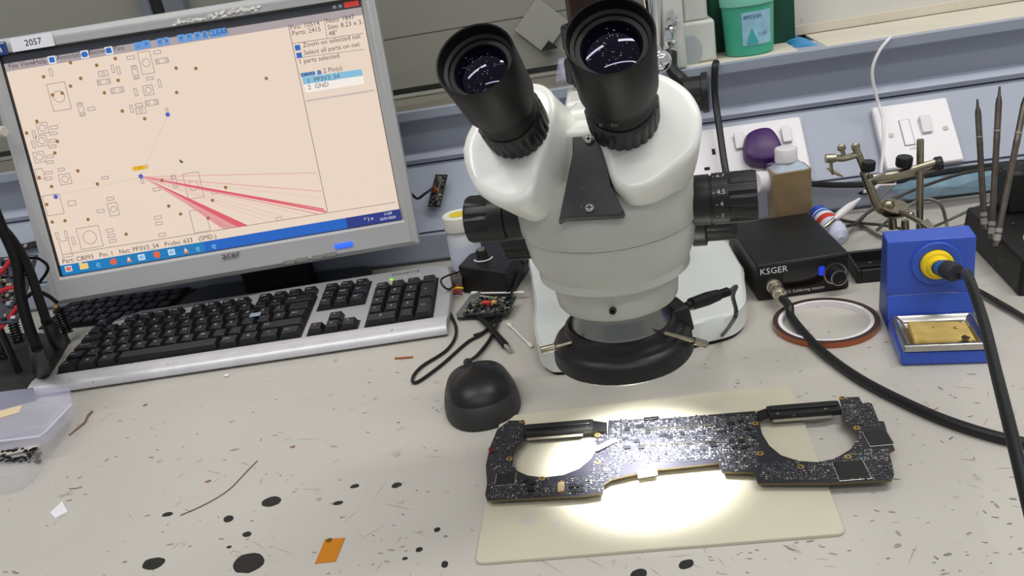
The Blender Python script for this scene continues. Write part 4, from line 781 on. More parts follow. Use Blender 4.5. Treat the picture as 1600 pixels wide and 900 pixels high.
# ================================================================== BLUE IRON HOLDER
def holder():
    a, b = at(1407, 573, 0), at(1548, 573, 0)
    M = T(a.x, a.y, 0) @ RZ(math.radians(-8)); W = (b-a).length+.003
    t = thing('iron_stand', 'blue metal soldering iron stand with a sponge tray', 'stand', M)
    # side profile: low front tray section, tall rear housing with sloping face
    Df, D = .060, .125
    prof = [(0, .0), (0, .011), (.052, .016), (.056, .052)]
    obj('tray_base', MB(M).box((W/2, .030, .0065), (W, .060, .013)), [BLUE_ST], t, bevel=.003, seg=3)
    yb, yt, zt = .058, .078, .083
    vs = [(0, yb, 0), (W, yb, 0), (W, yb, .030), (0, yb, .030), (0, yt-.012, zt), (W, yt-.012, zt), (W, yt+.036, zt), (0, yt+.036, zt), (0, yt+.036, zt-.003), (W, yt+.036, zt-.003)]
    fr = MB(M)
    def slab(p, q, th, x0, x1):
        p, q = Vector(p), Vector(q); d = (q-p).normalized(); n = Vector((d.y, -d.x))*th      # outward (towards -y)
        v = [(x, a_.x, a_.y) for x in (x0, x1) for a_ in (p, q, q-n, p-n)]
        fr.add(v, [(0, 1, 2, 3), (7, 6, 5, 4), (0, 4, 5, 1), (1, 5, 6, 2), (2, 6, 7, 3), (3, 7, 4, 0)])
    slab((yb, .012), (yb+.006, .034), -.002, 0, W); slab((yb+.006, .034), (yt-.012, zt), -.002, 0, W); slab((yt-.012, zt), (yt+.012, zt+.001), -.002, 0, W)
    obj('front_face', fr, [BLUE_ST], t, bevel=.0008)
    for x in (0.0, W-.002):
        sd = MB(M); P = [(yb+.002, .002), (D-.020, .002), (yt+.012, zt), (yt-.010, zt), (yb+.008, .034)]
        v = [(xx, p[0], p[1]) for xx in (x, x+.002) for p in P]; n = 5
        sd.add(v, [tuple(range(n))[::-1], tuple(range(n, 2*n))]+[(i, (i+1) % n, n+(i+1) % n, n+i) for i in range(n)])
        obj('side_plate', sd, [BLUE_DK], t)
    # round collar with yellow funnel on the sloping face
    f0, f1 = Vector((yb+.006, .034)), Vector((yt-.012, zt)); d = (f1-f0).normalized(); nn = Vector((-d.y, d.x)) if (-d.y) < 0 else Vector((d.y, -d.x))
    mid = f0.lerp(f1, .56)
    p = M @ Vector((W*.56, mid.x, mid.y)); nw = (M.to_3x3() @ Vector((0, -abs(d.y), d.x))).normalized()
    CM = frame(p, nw, M.to_3x3() @ Vector((1, 0, 0)))
    obj('collar', MB(CM).lathe([(.0195, -.002), (.0195, .0022), (.0185, .003), (.0135, .003), (.0125, -.004)], seg=48, cap=False), [BLUE_ST], t)
    obj('funnel', MB(CM).lathe([(.0124, -.002), (.0130, .0045), (.0115, .0075), (.0095, .0080), (.0085, .012), (.0078, .013), (.006, .012), (.006, -.002)], seg=40, cap=False), [YELLOW], t, label='round yellow insert')
    # tray (steel) + sponge
    tr_ = MB(M); z = .0165
    rs = [((.002, -.001), (W-.002, .055), .014), ((.002, -.001), (W-.002, .055), .0195), ((.005, .002), (W-.005, .052), .0195), ((.009, .006), (W-.009, .048), .0165), ((.010, .007), (W-.010, .047), .0135)]
    v = []; 
    for (x0, y0), (x1, y1), zz in rs: v += [(x0, y0, zz), (x1, y0, zz), (x1, y1, zz), (x0, y1, zz)]
    f = [(j*4+i, j*4+(i+1) % 4, (j+1)*4+(i+1) % 4, (j+1)*4+i) for j in range(4) for i in range(4)]+[(16, 17, 18, 19)]
    obj('sponge_tray', tr_.add(v, f), [STEEL], t, bevel=.0012, label='steel sponge tray')
    obj('sponge', MB(M).prism([(.012, .0085), (W-.0115, .008), (W-.0115, .040), (.03, .042), (.013, .044)], .0136, .0185, inset=.001, zi=.001), [SPONGE], t, label='yellow stained cleaning sponge')
    # the iron stuck in the funnel
    gd = (ad(1506, 402, .60)-p); g = (nw+Vector((.42, -.05, .05))).normalized()
    ir = thing('soldering_iron', 'blue and black soldering iron resting in the blue stand', 'soldering iron', p)
    GM = frame(p+nw*.006, g)
    obj('handle', MB(GM).lathe([(.0045, -.03), (.0060, -.004), (.0068, .003), (.0072, .010), (.0060, .0125)], seg=28), [mat('iron_blue', (45, 95, 180), .4)], ir)
    obj('grip', MB(GM).lathe([(.0070, .0095), (.0078, .0115), (.0078, .021), (.0068, .0235), (.004, .024)], seg=28), [mat('grip_grey', (42, 44, 48), .6)], ir)
    e = GM @ Vector((0, 0, .024)); z2 = Vector((0, 0, 1))
    pts = [e-g*.004, e+g*.008, ad(1512, 430, .575), ad(1536, 500, .52), ad(1556, 580, .47), ad(1576, 660, .43), ad(1598, 750, .40), ad(1625, 860, .37), ad(1650, 960, .35)]
    obj('lead', MB().tube(pts, .0034, seg=12, n=10), [CABLE_BK], ir, label='black cable')
holder()
# ================================================================== small black tray behind the stand
c = at(1378, 432, .0); M = T(c.x+.003, c.y+.014, 0) @ RZ(math.radians(-2))
t = thing('parts_tray', 'small open black tray between the station box and the blue stand', 'tray', M)
obj('shell', MB(M).box((0, 0, .0015), (.058, .052, .003)).box((-.027, 0, .007), (.004, .052, .014)).box((.027, 0, .007), (.004, .052, .014)).box((0, -.024, .007), (.05, .004, .014)).box((0, .024, .007), (.05, .004, .014)), [BLACK_DUSTY], t, bevel=.001)
obj('divider', MB(M).box((0, -.008, .006), (.05, .002, .008)), [BLACK_DUSTY], t)
# ================================================================== TIP STAND at the right edge
def tip_stand():
    M = T(.341, .714, 0) @ RZ(math.radians(-4))
    t = thing('tip_holder', 'black soldering iron holder with a metal dish, at the right edge of the photo', 'stand', M)
    obj('base', MB(M).box((.055, .075, .017), (.115, .155, .034), top=.95), [BLACK_DUSTY], t, bevel=.003, seg=3)
    obj('dish', MB(M @ T(.058, .038, .034)).lathe([(.042, -.002), (.042, .001), (.036, .006), (.028, .016), (.026, .0165), (.024, .014), (.020, .004), (1e-4, .003)], seg=40, cap=False), [STEEL], t, label='round steel dish')
    obj('coil_mount', MB(M).box((.06, .135, .055), (.07, .04, .045)), [BLACK_DUSTY], t, bevel=.004)
    X = M @ T(.075, .115, .085) @ RX(math.radians(60))
    obj('coil_ring', MB(X).lathe([(.030, -.006), (.034, 0), (.030, .008), (.022, .009), (.018, 0), (.022, -.006), (.030, -.006)], seg=40, cap=False), [BLACK_PL], t)
    for (x, y), top, lab in (((1538, 352), (1527, 155), 'leftmost of the three soldering tips standing in the black holder'), ((1549, 367), (1562, 135), 'middle and tallest of the three soldering tips in the black holder'), ((1557, 378), (1606, 135), 'rightmost soldering tip, leaning right, in the black holder')):
        b = at(x, y, .036); d0 = (b-CAMP).dot(ray(800, 450).normalized()); e = ad(top[0], top[1], d0*.985)
        s_ = thing('soldering_tip', lab, 'soldering tip', b, 'soldering tips in the black holder'); d = (e-b); L = d.length; F_ = frame(b, d)
        obj('shaft', MB(F_).lathe([(.0026, -.004), (.0028, .010), (.0028, L*.62), (.0030, L*.63), (.0030, L*.66), (.0029, L*.67), (.0029, L*.88)], seg=16), [mat('tip_steel', (120, 112, 104), .3, .9, var=.2, vscale=100)], s_)
        obj('tip', MB(F_).lathe([(.0029, L*.88), (.0022, L*.92), (.0014, L*.94), (.0008, L), (1e-4, L*1.002)], seg=16), [mat('tip_dark', (80, 74, 68), .35, .8)], s_)
        for z_a, z_b in ((.001, .007), (.009, .013), (L*.70, L*.71)): obj('band', MB(F_).lathe([(.0031, z_a), (.0031, z_b)], seg=16), [mat('pale_collar', (150, 148, 140), .4)], s_)
tip_stand()
c = at(1600, 455, 0); d = (Vector((-.35, -.9, .35)))
obj('disc_lid', MB(frame((c.x+.012, c.y-.004, .0115), Vector((-.1, -.9, .45)))).lathe([(.0125, 0), (.0125, .0012), (.0105, .0018), (.010, .001), (1e-4, .001)], seg=32), [TRANSL], None, (c.x+.012, c.y, 0), label='small translucent round lid leaning on the black tip holder', cat='lid')
a, b = at(1530, 455, .004), at(1640, 520, .004)
tw = thing('tweezers', 'grey metal tweezers lying behind the iron cable at the right', 'tweezers', a)
for dy in (0, .005): obj('arm', MB().tube([a+Vector((0, dy*.3, 0)), (a+b)/2+Vector((0, dy, 0)), b+Vector((0, dy*.2, 0))], .0022, seg=6), [mat('dark_steel', (86, 84, 82), .35, .7)], tw)
# ================================================================== HELPING HAND
def helping_hand():
    b = at(1452, 392, 0); b = Vector((.315, .835, 0))
    t = thing('helping_hand', 'small nickel helping-hand clamp stand behind the blue stand', 'clamp stand', b)
    D = .835
    P = lambda x, y, dy=0: aty(x, y, D+dy)
    top = P(1438, 218); b = Vector((top.x+.002, D, 0))
    obj('foot', MB().lathe([(.020, 0), (.020, .006), (.016, .009), (.005, .010)], M=T(b.x, b.y, 0), seg=32), [mat('iron_foot', (70, 68, 64), .5, .5)], t)
    obj('post', MB().cyl((b.x, b.y, .008), top, .0034), [NICKEL], t)
    obj('cross_bar', MB().tube([P(1363, 278, -.006), P(1402, 272, -.006), P(1468, 252, -.006)], .0036, n=1, seg=10).tube([P(1370, 284, .004), P(1462, 262, .004)], .003, n=1, seg=10), [NICKEL], t)
    for x, y, r, ax in ((1412, 253, .0080, (0, 0, 1)), (1356, 260, .0068, (0, 0, 1))): 
        q = P(x, y+6, -.004); obj('thumb_knob', MB(frame(q, Vector((.05, -.1, 1)))).lathe([(r*.9, 0), (r, .001), (r, .008), (r*.9, .0095)], seg=30, knurl=(1, 2, 2, .0005)), [BLACK_PL], t)
    q = P(1467, 256, -.004); obj('thumb_knob', MB(frame(q-Vector((.004, 0, 0)), Vector((1, -.15, .1)))).lathe([(.0025, -.006), (.0025, 0), (.0068, 0), (.0072, .001), (.0072, .006), (.0062, .007)], seg=30, knurl=(3, 4, 2, .0005)), [BLACK_PL], t)
    obj('arm', MB().tube([P(1350, 268), P(1358, 290), P(1370, 320), P(1378, 330)], .0046, seg=10).tube([P(1337, 232), P(1345, 250), P(1352, 268)], .0036, seg=10), [NICKEL], t)
    # upper clip
    obj('clip_head', MB().cyl(P(1290, 248), P(1305, 247), .0045).tube([P(1305, 247), P(1320, 247), P(1345, 240)], .0036, seg=8).tube([P(1298, 252), P(1299, 264), P(1302, 272)], .0018, seg=6), [NICKEL], t)
    for q in ((1315, 231), (1337, 229)): obj('wing_nut', MB().sphere(P(*q), .0040, sc=(1.1, .6, 1)).cyl(P(*q), P(q[0]+4, q[1]+14), .0022), [NICKEL], t)
    obj('needle', MB().tube([P(1356, 282, -.01), P(1384, 270, -.01)], .0012, n=1), [STEEL], t)
    # lower joint and crocodile clip
    obj('joint', MB().sphere(P(1388, 320), .006).lathe([(.014, -.001), (.014, .001)], M=frame(P(1396, 322), Vector((.1, -.2, 1))), seg=20).lathe([(.013, -.006), (.013, -.004)], M=frame(P(1396, 324), Vector((.1, -.2, 1))), seg=20).cyl(P(1394, 314), P(1394, 350), .0022).cyl(P(1394, 340), P(1395, 357), .0042), [NICKEL], t)
    obj('joint_screw', MB().sphere(P(1422, 336, -.006), .0042).cyl(P(1414, 344), P(1414, 358), .0035, .0042), [NICKEL], t)
    obj('clip_arm', MB().tube([P(1400, 328), P(1425, 340, -.04), P(1443, 350, -.085)], .0026, seg=8), [NICKEL], t)
    f_ = MB(); A = [P(1437, 350, -.085), P(1450, 343, -.085), P(1469, 367, -.10), P(1464, 371, -.10)]
    n = (A[1]-A[0]).cross(A[2]-A[0]).normalized()*.003
    f_.add([p+n for p in A]+[p-n for p in A], [(0, 1, 2, 3), (7, 6, 5, 4), (0, 4, 5, 1), (1, 5, 6, 2), (2, 6, 7, 3), (3, 7, 4, 0)]); obj('crocodile_clip', f_, [mat('dull_clip', (110, 104, 92), .5, .7)], t, bevel=.0008)
helping_hand()
# white crocodile lead
a, b, c = aty(1300, 345, .86), aty(1330, 318, .88), aty(1360, 297, .90)
t = thing('test_clip', 'white insulated test clip pointing down behind the black station box', 'clip', a)
obj('boot', MB(frame(a, c-a)).lathe([(.0012, 0), (.002, .006), (.0045, .014), (.0042, .030), (.002, .042), (.0012, .048)], seg=16), [WHITE_PL], t)
obj('jaw', MB(frame(a, a-c)).lathe([(.002, -.004), (.0022, .008), (.0008, .018)], seg=8), [NICKEL], t)
obj('wire', MB().tube([c, aty(1372, 290, .91), aty(1400, 288, .92)], .001), [WHITE_PL], t)
# blue capped tube
a, b = Vector((.213, .915, .014)), None
a = aty(1278, 332, .91); b = aty(1312, 372, .85); b.z = max(b.z, .012)
t = thing('glue_tube', 'white tube with blue cap and red print behind the black station box', 'tube', b)
Fm = frame(a, b-a); L = (b-a).length
obj('cap', MB(Fm).lathe([(.007, -.004), (.0095, 0), (.0105, .012)], seg=24), [mat('cap_blue', (30, 80, 190), .35)], t)
obj('sleeve', MB(Fm).lathe([(.0115, .012), (.012, .018), (.012, .024), (.012, .034)], seg=24, mis=[0, 0, 1, 0], cap=True), [mat('tube_white', (226, 230, 238), .4), mat('print_red', (205, 60, 50), .4)], t)
obj('label_band', MB(Fm).lathe([(.0123, .015), (.0123, .018)], seg=24, cap=False), [MATS['cap_blue']], t)
obj('body', MB(Fm).lathe([(.0125, .034), (.0127, L*.8), (.010, L), (.004, L+.005)], seg=24), [mat('tube_lilac', (214, 216, 238), .4)], t)
# ================================================================== BROWN TAPED BOTTLE
def bottle():
    c = at(1238, 352, 0); c = Vector((.187, .935, 0)); M = T(c.x, c.y, 0) @ RZ(math.radians(5))
    t = thing('taped_bottle', 'square bottle wrapped in brown tape with white screw cap', 'bottle', M)
    q = aty(1228, 230, c.y); ht = q.z-.012
    obj('body', MB(M).prism(rrect(.044, .034, .006), 0, ht-.012, inset=.001, zi=.001), [BROWN_TAPE], t)
    sh = [rrect(.042, .032, .006), rrect(.022, .020, .008)]
    n = len(sh[0]); vs = [(x, y, ht-.013) for x, y in sh[0]]+[(x, y, ht-.004) for x, y in sh[1]]
    obj('shoulder', MB(M).add(vs, [(i, (i+1) % n, n+(i+1) % n, n+i) for i in range(n)]+[tuple(range(n, 2*n))]), [mat('bottle_grey', (176, 188, 200), .35)], t)
    obj('tape_flap', MB(M).box((.016, .004, ht-.010), (.012, .022, .002), 0, RY(.5)), [BROWN_TAPE], t)
    obj('cap', MB(M @ T(-.002, 0, 0)).lathe([(.0115, ht-.004), (.0125, ht-.003), (.0125, ht+.010), (.0115, ht+.0115), (.010, ht+.012)], seg=40, knurl=(1, 2, 2, .0003)), [WHITE_PL], t)
bottle()
# ================================================================== SOCKETS on the sloping cover
e0, e1 = Vector((0, .980, .0445)), Vector((0, 1.049, .1155)); ud = (e1-e0).normalized(); sn = Vector((0, -ud.z, ud.y))
def slope_frame(px, py):
    p = onplane(px, py, e0, sn); return frame(p, sn, (1, 0, 0))
def switch():
    M = slope_frame(1430, 213)
    t = thing('switch_plate', 'square white fused switch plate on the blue grey trunking', 'switch', M)
    obj('plate', MB(M).prism(rrect(.086, .086, .003), 0, .008, inset=.002, zi=.0015), [WHITE_PL], t)
    obj('fuse_holder', MB(M).box((-.011, .002, .0085), (.011, .034, .002)), [WHITE_PL], t, bevel=.0006)
    obj('fuse_slot', MB(M).box((-.011, .002, .0081), (.0125, .0355, .0006)), [mat('gap_grey', (150, 148, 150), .6)], t)
    obj('rocker', MB(M).box((.011, .010, .0098), (.0115, .022, .005), 0, RX(.12)), [WHITE_PL], t, bevel=.0006)
    for x in (-.029, .032): obj('screw', MB(M @ T(x, .001, .008)).lathe([(.003, -.001), (.003, .0006), (.0022, .0008), (1e-4, .0003)], seg=16), [mat('screw_grey', (140, 136, 132), .4, .6)], t)
    obj('mark', MB(M).text('FUSE', .0035, M=T(-.009, -.020, .0083)), [MATS['gap_grey']], t, smooth=0)
switch()
def sockets():
    M = slope_frame(1163, 247)
    t = thing('wall_socket', 'white double wall socket behind the microscope', 'socket', M)
    obj('plate', MB(M).prism(rrect(.146, .086, .003), 0, .008, inset=.002, zi=.0015), [WHITE_PL], t)
    for x in (.002, .058): obj('rocker', MB(M).box((x-.006, .020, .0096), (.011, .021, .004), 0, RX(.12)), [WHITE_PL], t, bevel=.0006)
    for x in (-.036, .033):
        sl = MB(M); sl.box((x, .010, .0081), (.004, .008, .0008)).box((x-.011, -.012, .0081), (.0065, .004, .0008)).box((x+.011, -.012, .0081), (.0065, .004, .0008))
        obj('pin_slot', sl, [DARK], t)
    PMx = slope_frame(1190, 242)
    p = thing('purple_plug', 'rounded purple plug pushed into the double socket', 'plug', PMx)
    rg = [(.024, .9, .008), (.026, 1, .011), (.0255, 1, .020), (.022, .98, .029), (.018, .9, .032)]
    poly = [(-.019, -.020), (-.026, -.010), (-.023, .012), (-.012, .022), (.010, .023), (.020, .010), (.0235, -.010), (.018, -.020), (0, -.024)]
    cl = [(q.x, q.y) for q in catmull([Vector((*v, 0)) for v in poly]+[Vector((*poly[0], 0))], 4)[:-1]]; n = len(cl)
    vs = []
    for k_, z in ((.94, .0085), (1, .012), (.98, .022), (.88, .028), (.72, .030)): vs += [(x*k_*.92, y*k_, z) for x, y in cl]
    fs = [(j*n+i, j*n+(i+1) % n, (j+1)*n+(i+1) % n, (j+1)*n+i) for j in range(4) for i in range(n)]+[tuple(range(n))[::-1], tuple(4*n+i for i in range(n))]
    obj('shell', MB(PMx).add(vs, fs), [PURPLE], p)
    obj('cable_grip', MB(PMx).box((.004, -.024, .016), (.012, .010, .012)), [PURPLE], p, bevel=.003)
    q = aty(1205, 278, .95)
    wp_ = thing('plug_adapter', 'white cylindrical adapter below the purple plug', 'adapter', q)
    obj('barrel', MB().cyl(aty(1178, 286, .93), aty(1222, 282, .95), .013), [WHITE_PL], wp_, bevel=.002)
sockets()
# ================================================================== THINGS ON THE LEDGE
LZ = .1903
def jar():
    c = at(1171, 76, LZ); c = Vector((.174, 1.078, LZ)); M = T(*c) @ Matrix.Diagonal((.83, .83, .93, 1))
    t = thing('flux_jar', 'green translucent jar of flux with blue label on the ledge', 'jar', T(*c))
    obj('body', MB(M).lathe([(.0325, 0), (.0345, .002), (.0352, .010), (.0372, .062), (.0372, .066)], seg=48), [JAR_G], t)
    obj('lid', MB(M).lathe([(.0385, .063), (.0395, .064), (.0400, .078), (.0385, .081), (.030, .082)], seg=48), [mat('lid_green', (122, 196, 172), .35)], t, label='paler green screw lid')
    lb = MB(M); a0, a1 = math.radians(255-8), math.radians(318); n = 14; vs = []
    for i in range(n+1):
        a = a0+(a1-a0)*i/n
        for z in (.014, .056): r = .0374+(z-.01)*.0385*.0+ (.0005 if z < .02 else .0012)-.0008*(z < .02); r = .0352+.002*(z-.010)/.052+.0005; vs.append((r*math.cos(a), r*math.sin(a), z))
    lb.add(vs, [(2*i, 2*i+2, 2*i+3, 2*i+1) for i in range(n)])
    lab = obj('label', lb, [TEAL_L], t, label='pale blue label')
    tx = MB(M)
    for i, ch in enumerate('AMTECH'):
        a = math.radians(254)+i*math.radians(6.6); r = .0379; tx.text(ch, .0066, M=T(r*math.cos(a), r*math.sin(a), .0495) @ RZ(a+math.pi/2) @ RX(math.pi/2))
    for i, ch in enumerate('FLUX'):
        a = math.radians(284)+i*math.radians(5.5); r = .0374; tx.text(ch, .005, M=T(r*math.cos(a), r*math.sin(a), .027) @ RZ(a+math.pi/2) @ RX(math.pi/2))
    obj('lettering', tx, [mat('navy_print', (25, 40, 120), .5)], lab, smooth=0)
    gp = MB(M)
    vs = []
    for a_, z in ((256, .016), (282, .016), (268, .036)): a = math.radians(a_); r = .0378; vs.append((r*math.cos(a), r*math.sin(a), z))
    gp.flat(vs); obj('green_print', gp, [mat('teal_print', (60, 170, 170), .5)], lab, smooth=0)
jar()
x0, x1 = aty(1108, 40, 1.125).x, aty(1240, 40, 1.12).x
obj('green_binder', MB().box(((x0+x1)/2, 1.1285, LZ+.15), (x1-x0, .035, .30)), [GREEN_BOX], None, ((x0+x1)/2, 1.1285, LZ), bevel=.001, label='dark green binder standing behind the green jar', cat='binder')
def device():
    c = at(1090, 80, LZ); y = 1.06
    xa, xb = aty(1067, 60, y).x, aty(1118, 60, y).x; 
    t = thing('white_device', 'boxy off-white plastic device on the ledge left of the green jar', 'device', ((xa+xb)/2, y, LZ))
    m = mat('off_white_plastic', (200, 203, 196), .4, var=.02)
    zt = aty(1095, 32, y).z
    obj('lower_case', MB().box(((xa+xb)/2, y+.025, (LZ+zt)/2), (xb-xa, .055, zt-LZ)), [m], t, bevel=.004, seg=3)
    obj('upper_case', MB().box(((xa+xb)/2-.002, y+.028, zt+.06), (xb-xa-.010, .05, .12)), [m], t, bevel=.003, seg=3)
    q = aty(1080, 80, y-.003); obj('round_cover', MB(frame(q, (0, -1, 0))).lathe([(.0165, -.002), (.0165, .0008), (.015, .0012)], M=Matrix.Diagonal((.8, 1.15, 1, 1)), seg=36), [mat('clear_grey', (165, 172, 176), .15, coat=.4)], t)
    xa2, xb2 = aty(1028, 60, 1.0).x, aty(1067, 60, 1.0).x
    t2 = thing('white_post', 'off-white housing with crumpled foil behind the right eyepiece', 'housing', ((xa2+xb2)/2, 1.06, LZ))
    zb = LZ
    obj('case', MB().box(((xa2+xb2)/2+.008, 1.052, LZ+.10), (xb2-xa2-.004, .03, .20)), [m], t2, bevel=.003, seg=3)
    fo = MB(); random.seed(5)
    for i in range(14):
        q = aty(1047+random.uniform(-6, 7), 24+i*4.2, 1.033); fo.sphere(q, random.uniform(.003, .0058), sc=(random.uniform(.6, 1.3), .6, random.uniform(.7, 1.5)), seg=7, rings=5)
    obj('foil', fo, [CHROME], t2, smooth=0, label='crumpled silver foil')
    bl = MB(); bl.tube([aty(1048, 82, 1.03), aty(1050, 108, 1.02), aty(1066, 125, 1.01), aty(1072, 135, 1.0)], .0075, seg=10); obj('black_bracket', bl, [BLACK_PL], t2)
device()
def lever():
    t = thing('chrome_lever', 'chrome rod ending in a ball behind the right eyepiece', 'lever', aty(1032, 98, .80))
    a, b, c = aty(1016, -20, .80), aty(1024, 70, .80), aty(1032, 95, .80)
    obj('rod', MB().cyl(b, a, .0045, .0095, seg=24), [CHROME], t); obj('ball', MB().sphere(c, .0105), [CHROME], t); obj('neck', MB().cyl(b, c, .004), [CHROME], t)
    q = aty(1086, 146, .80); obj('clamp_knob', MB(frame(q-Vector((.010, 0, 0)), Vector((1, -.14, 0)))).lathe([(.006, -.05), (.006, 0), (.0165, .0005), (.0165, .016), (.019, .0165), (.019, .022), (.017, .023)], seg=40, knurl=(2, 3, 3, .0008)), [BLACK_PL], t)
    obj('clamp_bar', MB().tube([Vector((-.016, .785, .217)), q-Vector((.05, 0, 0)), c], .004, n=1), [BLACK_PL], t)
lever()
# blue cables in the ledge opening
for i, lb in enumerate(('front', 'second', 'third', 'rear')):
    y = 1.064+i*.020; p = [Vector((.222, y+.010, .184)), Vector((.232, y+.005, .190)), Vector((.244, y, .1885)), Vector((.258, y-.005, .182))]
    tag(obj('network_cable', MB().tube(p, .0042, seg=10), [CABLE_B], None, p[0]), 'blue network cable in the ledge opening, '+{'front': 'nearest the lip', 'second': 'second from the lip', 'third': 'third from the lip', 'rear': 'farthest from the lip'}[lb], 'cable', 'blue cables in the ledge opening')
# vertical black cable, white thin cable
tag(obj('black_cable', MB().tube([aty(1119, 97, 1.03), aty(1117, 108, 1.022), aty(1117, 150, 1.02), aty(1124, 200, 1.0), aty(1131, 250, .975), aty(1138, 290, .95), aty(1145, 330, .92)], .0042, seg=10), [CABLE_BK], None, aty(1119, 97, 1.03)), 'black cable hanging from the ledge over the double socket', 'cable')
tag(obj('white_cable', MB().tube([aty(1392, 58, 1.034), aty(1388, 62, 1.026), aty(1375, 78, 1.022), aty(1365, 100, 1.02), aty(1363, 120, 1.02), aty(1368, 145, 1.02), aty(1375, 170, 1.015), aty(1380, 190, .985), aty(1380, 230, .965), aty(1377, 262, .95), aty(1372, 290, .94), aty(1350, 300, .93)], .0019, seg=8), [WHITE_PL], None, aty(1392, 58, 1.034)), 'thin white cable hanging from the ledge past the switch plate', 'cable')
# paper note and dark wedge on the grey board, clear bag behind the column
M = frame(aty(846, 40, 1.148), (0, -1, 0.02), (1, 0, 0)) @ RZ(.78)
obj('paper_note', MB(M).box((0, 0, .0006), (.052, .052, .0008)), [mat('note_grey', (150, 150, 142), .6)], None, aty(846, 40, 1.148), label='grey square note stuck diamond-wise on the grey board', cat='note')
q = [aty(845, 80, 1.14), aty(871, 75, 1.14), aty(857, 64, 1.14)]
obj('black_wedge', MB().add([p for p in q]+[p+Vector((0, .008, 0)) for p in q], [(0, 1, 2), (5, 4, 3), (0, 3, 4, 1), (1, 4, 5, 2), (2, 5, 3, 0)]), [DARK], None, q[0], label='small black triangular wedge at the corner of the grey note', cat='wedge')
fo = MB(); random.seed(9)
bagp = [(872, 95), (886, 92), (894, 120), (892, 142), (878, 148), (868, 128)]
vs = [aty(*q, 1.06) for q in bagp]; c = sum(vs, Vector())/6; vs2 = [v+Vector((0, .02, 0)) for v in vs]
obj('plastic_bag', MB().add(vs+[c-Vector((0, .015, 0))]+vs2, [(i, (i+1) % 6, 6) for i in range(6)]+[(i, 7+i, 7+(i+1) % 6, (i+1) % 6) for i in range(6)]+[tuple(7+i for i in range(6))]), [CLEAR_D], None, (c.x, 1.06, LZ), smooth=0, label='small crumpled clear bag behind the microscope column', cat='bag')
# ================================================================== CABLES PILED BEHIND THE STAND
def pile(lab, pts, r, m, z=.003):
    P = [at(p[0], p[1], p[2] if len(p) > 2 else z) for p in pts]
    tag(obj('grey_lead', MB().tube(P, r, seg=8), [m], None, P[0]), lab, 'cable', 'leads heaped behind the blue stand')
pile('grey lead crossing low to the left of the blue stand', [(1305, 340), (1345, 352), (1385, 372), (1430, 368)], .0017, CABLE_GR)
pile('grey lead looping highest right of the nickel post', [(1370, 360, .01), (1400, 335, .03), (1440, 312, .04), (1468, 318, .035), (1478, 345, .012), (1480, 360, .004)], .0018, CABLE_GR)
pile('dark lead running from the white test clip to the blue stand', [(1300, 342, .006), (1340, 348, .008), (1380, 352, .008), (1420, 360, .006)], .0018, mat('dark_lead', (62, 58, 54), .5))
pile('grey lead rising right behind the soldering tips', [(1440, 362, .004), (1480, 345, .01), (1530, 322, .02), (1560, 312, .02)], .0016, CABLE_GR)
pile('thin grey lead rising steeply left of the nickel arm', [(1320, 370, .004), (1345, 345, .01), (1380, 305, .03), (1400, 285, .04)], .0013, CABLE_GR)
pile('dark lead bent along the foot of the trunking', [(1310, 355, .004), (1335, 350, .01), (1360, 330, .02), (1420, 300, .03), (1500, 272, .05), (1560, 262, .06)], .0018, MATS['dark_lead'])
pile('black lead lying across under the helping hand', [(1260, 300, .028), (1300, 301, .024), (1360, 300, .022)], .0034, CABLE_BK)
tag(obj('wall_cable', MB().tube([aty(1262, 287, .965), aty(1300, 289, .965), aty(1360, 288, .965), aty(1420, 280, .965), aty(1480, 268, .965), aty(1560, 258, .965), aty(1640, 250, .965)], .0036, seg=8), [CABLE_BK], None, aty(1262, 287, .965)), 'black cable running along the foot of the sloping trunking', 'cable')
bg = MB(); P = [(1395, 296), (1425, 284), (1470, 278), (1520, 272), (1580, 262), (1585, 290), (1530, 300), (1470, 306), (1420, 312)]
a = [aty(x, y, .955) for x, y in P]; c = sum(a, Vector())/len(a); n = len(a)
obj('plastic_sleeve', MB().add(a+[p+Vector((0, .006, 0)) for p in a]+[c-Vector((0, .008, 0))], [(i, (i+1) % n, 2*n) for i in range(n)]+[(i, n+i, n+(i+1) % n, (i+1) % n) for i in range(n)]+[tuple(range(n, 2*n))]), [mat('sleeve', (150, 185, 205), .12, alpha=.6, var=.25, vscale=50, coat=.5)], None, (c.x, c.y, 0), smooth=0, label='bluish clear plastic sleeve along the trunking behind the helping hand', cat='sleeve')
# ================================================================== HANGING MODULE
def module():
    y = 1.0; q = aty(684, 300, 1.0)
    p0 = onplane(684, 298, e0+sn*.012, sn); F_ = frame(p0, sn+Vector((-.25, 0, 0)), Vector((.35, 0, 0))+ud*.0) @ RZ(-.28)
    t = thing('camera_module', 'small bare circuit module hanging on a lead against the trunking', 'circuit module', p0)
    b_ = obj('board', MB(F_).box((0, 0, 0), (.018, .045, .002)), [mat('module_board', (48, 46, 40), .5, var=.3, vscale=200)], t)
    obj('coil', MB(F_ @ T(-.003, 0, .001)).lathe([(.0045, 0), (.0045, .004)], seg=16), [COPPER], t)
    obj('shield_strip', MB(F_).box((.003, 0, .002), (.003, .03, .002)), [STEEL], t)
    random.seed(2); k = MB(F_)
    for i in range(60): k.box((random.uniform(-.008, .008), random.uniform(-.021, .021), .0015), (random.uniform(.0008, .0025), random.uniform(.0008, .0025), random.uniform(.001, .003)), random.choice([0, 1, 2]))
    obj('small_component', k, [CHIP, SOLDER, TAN], t, kind='stuff', smooth=0)
    obj('lead', MB().tube([F_ @ Vector((-.006, .003, .002)), aty(665, 302, .975), aty(652, 310, .97), aty(640, 300, .965)], .0018), [CABLE_BK], t)
module()
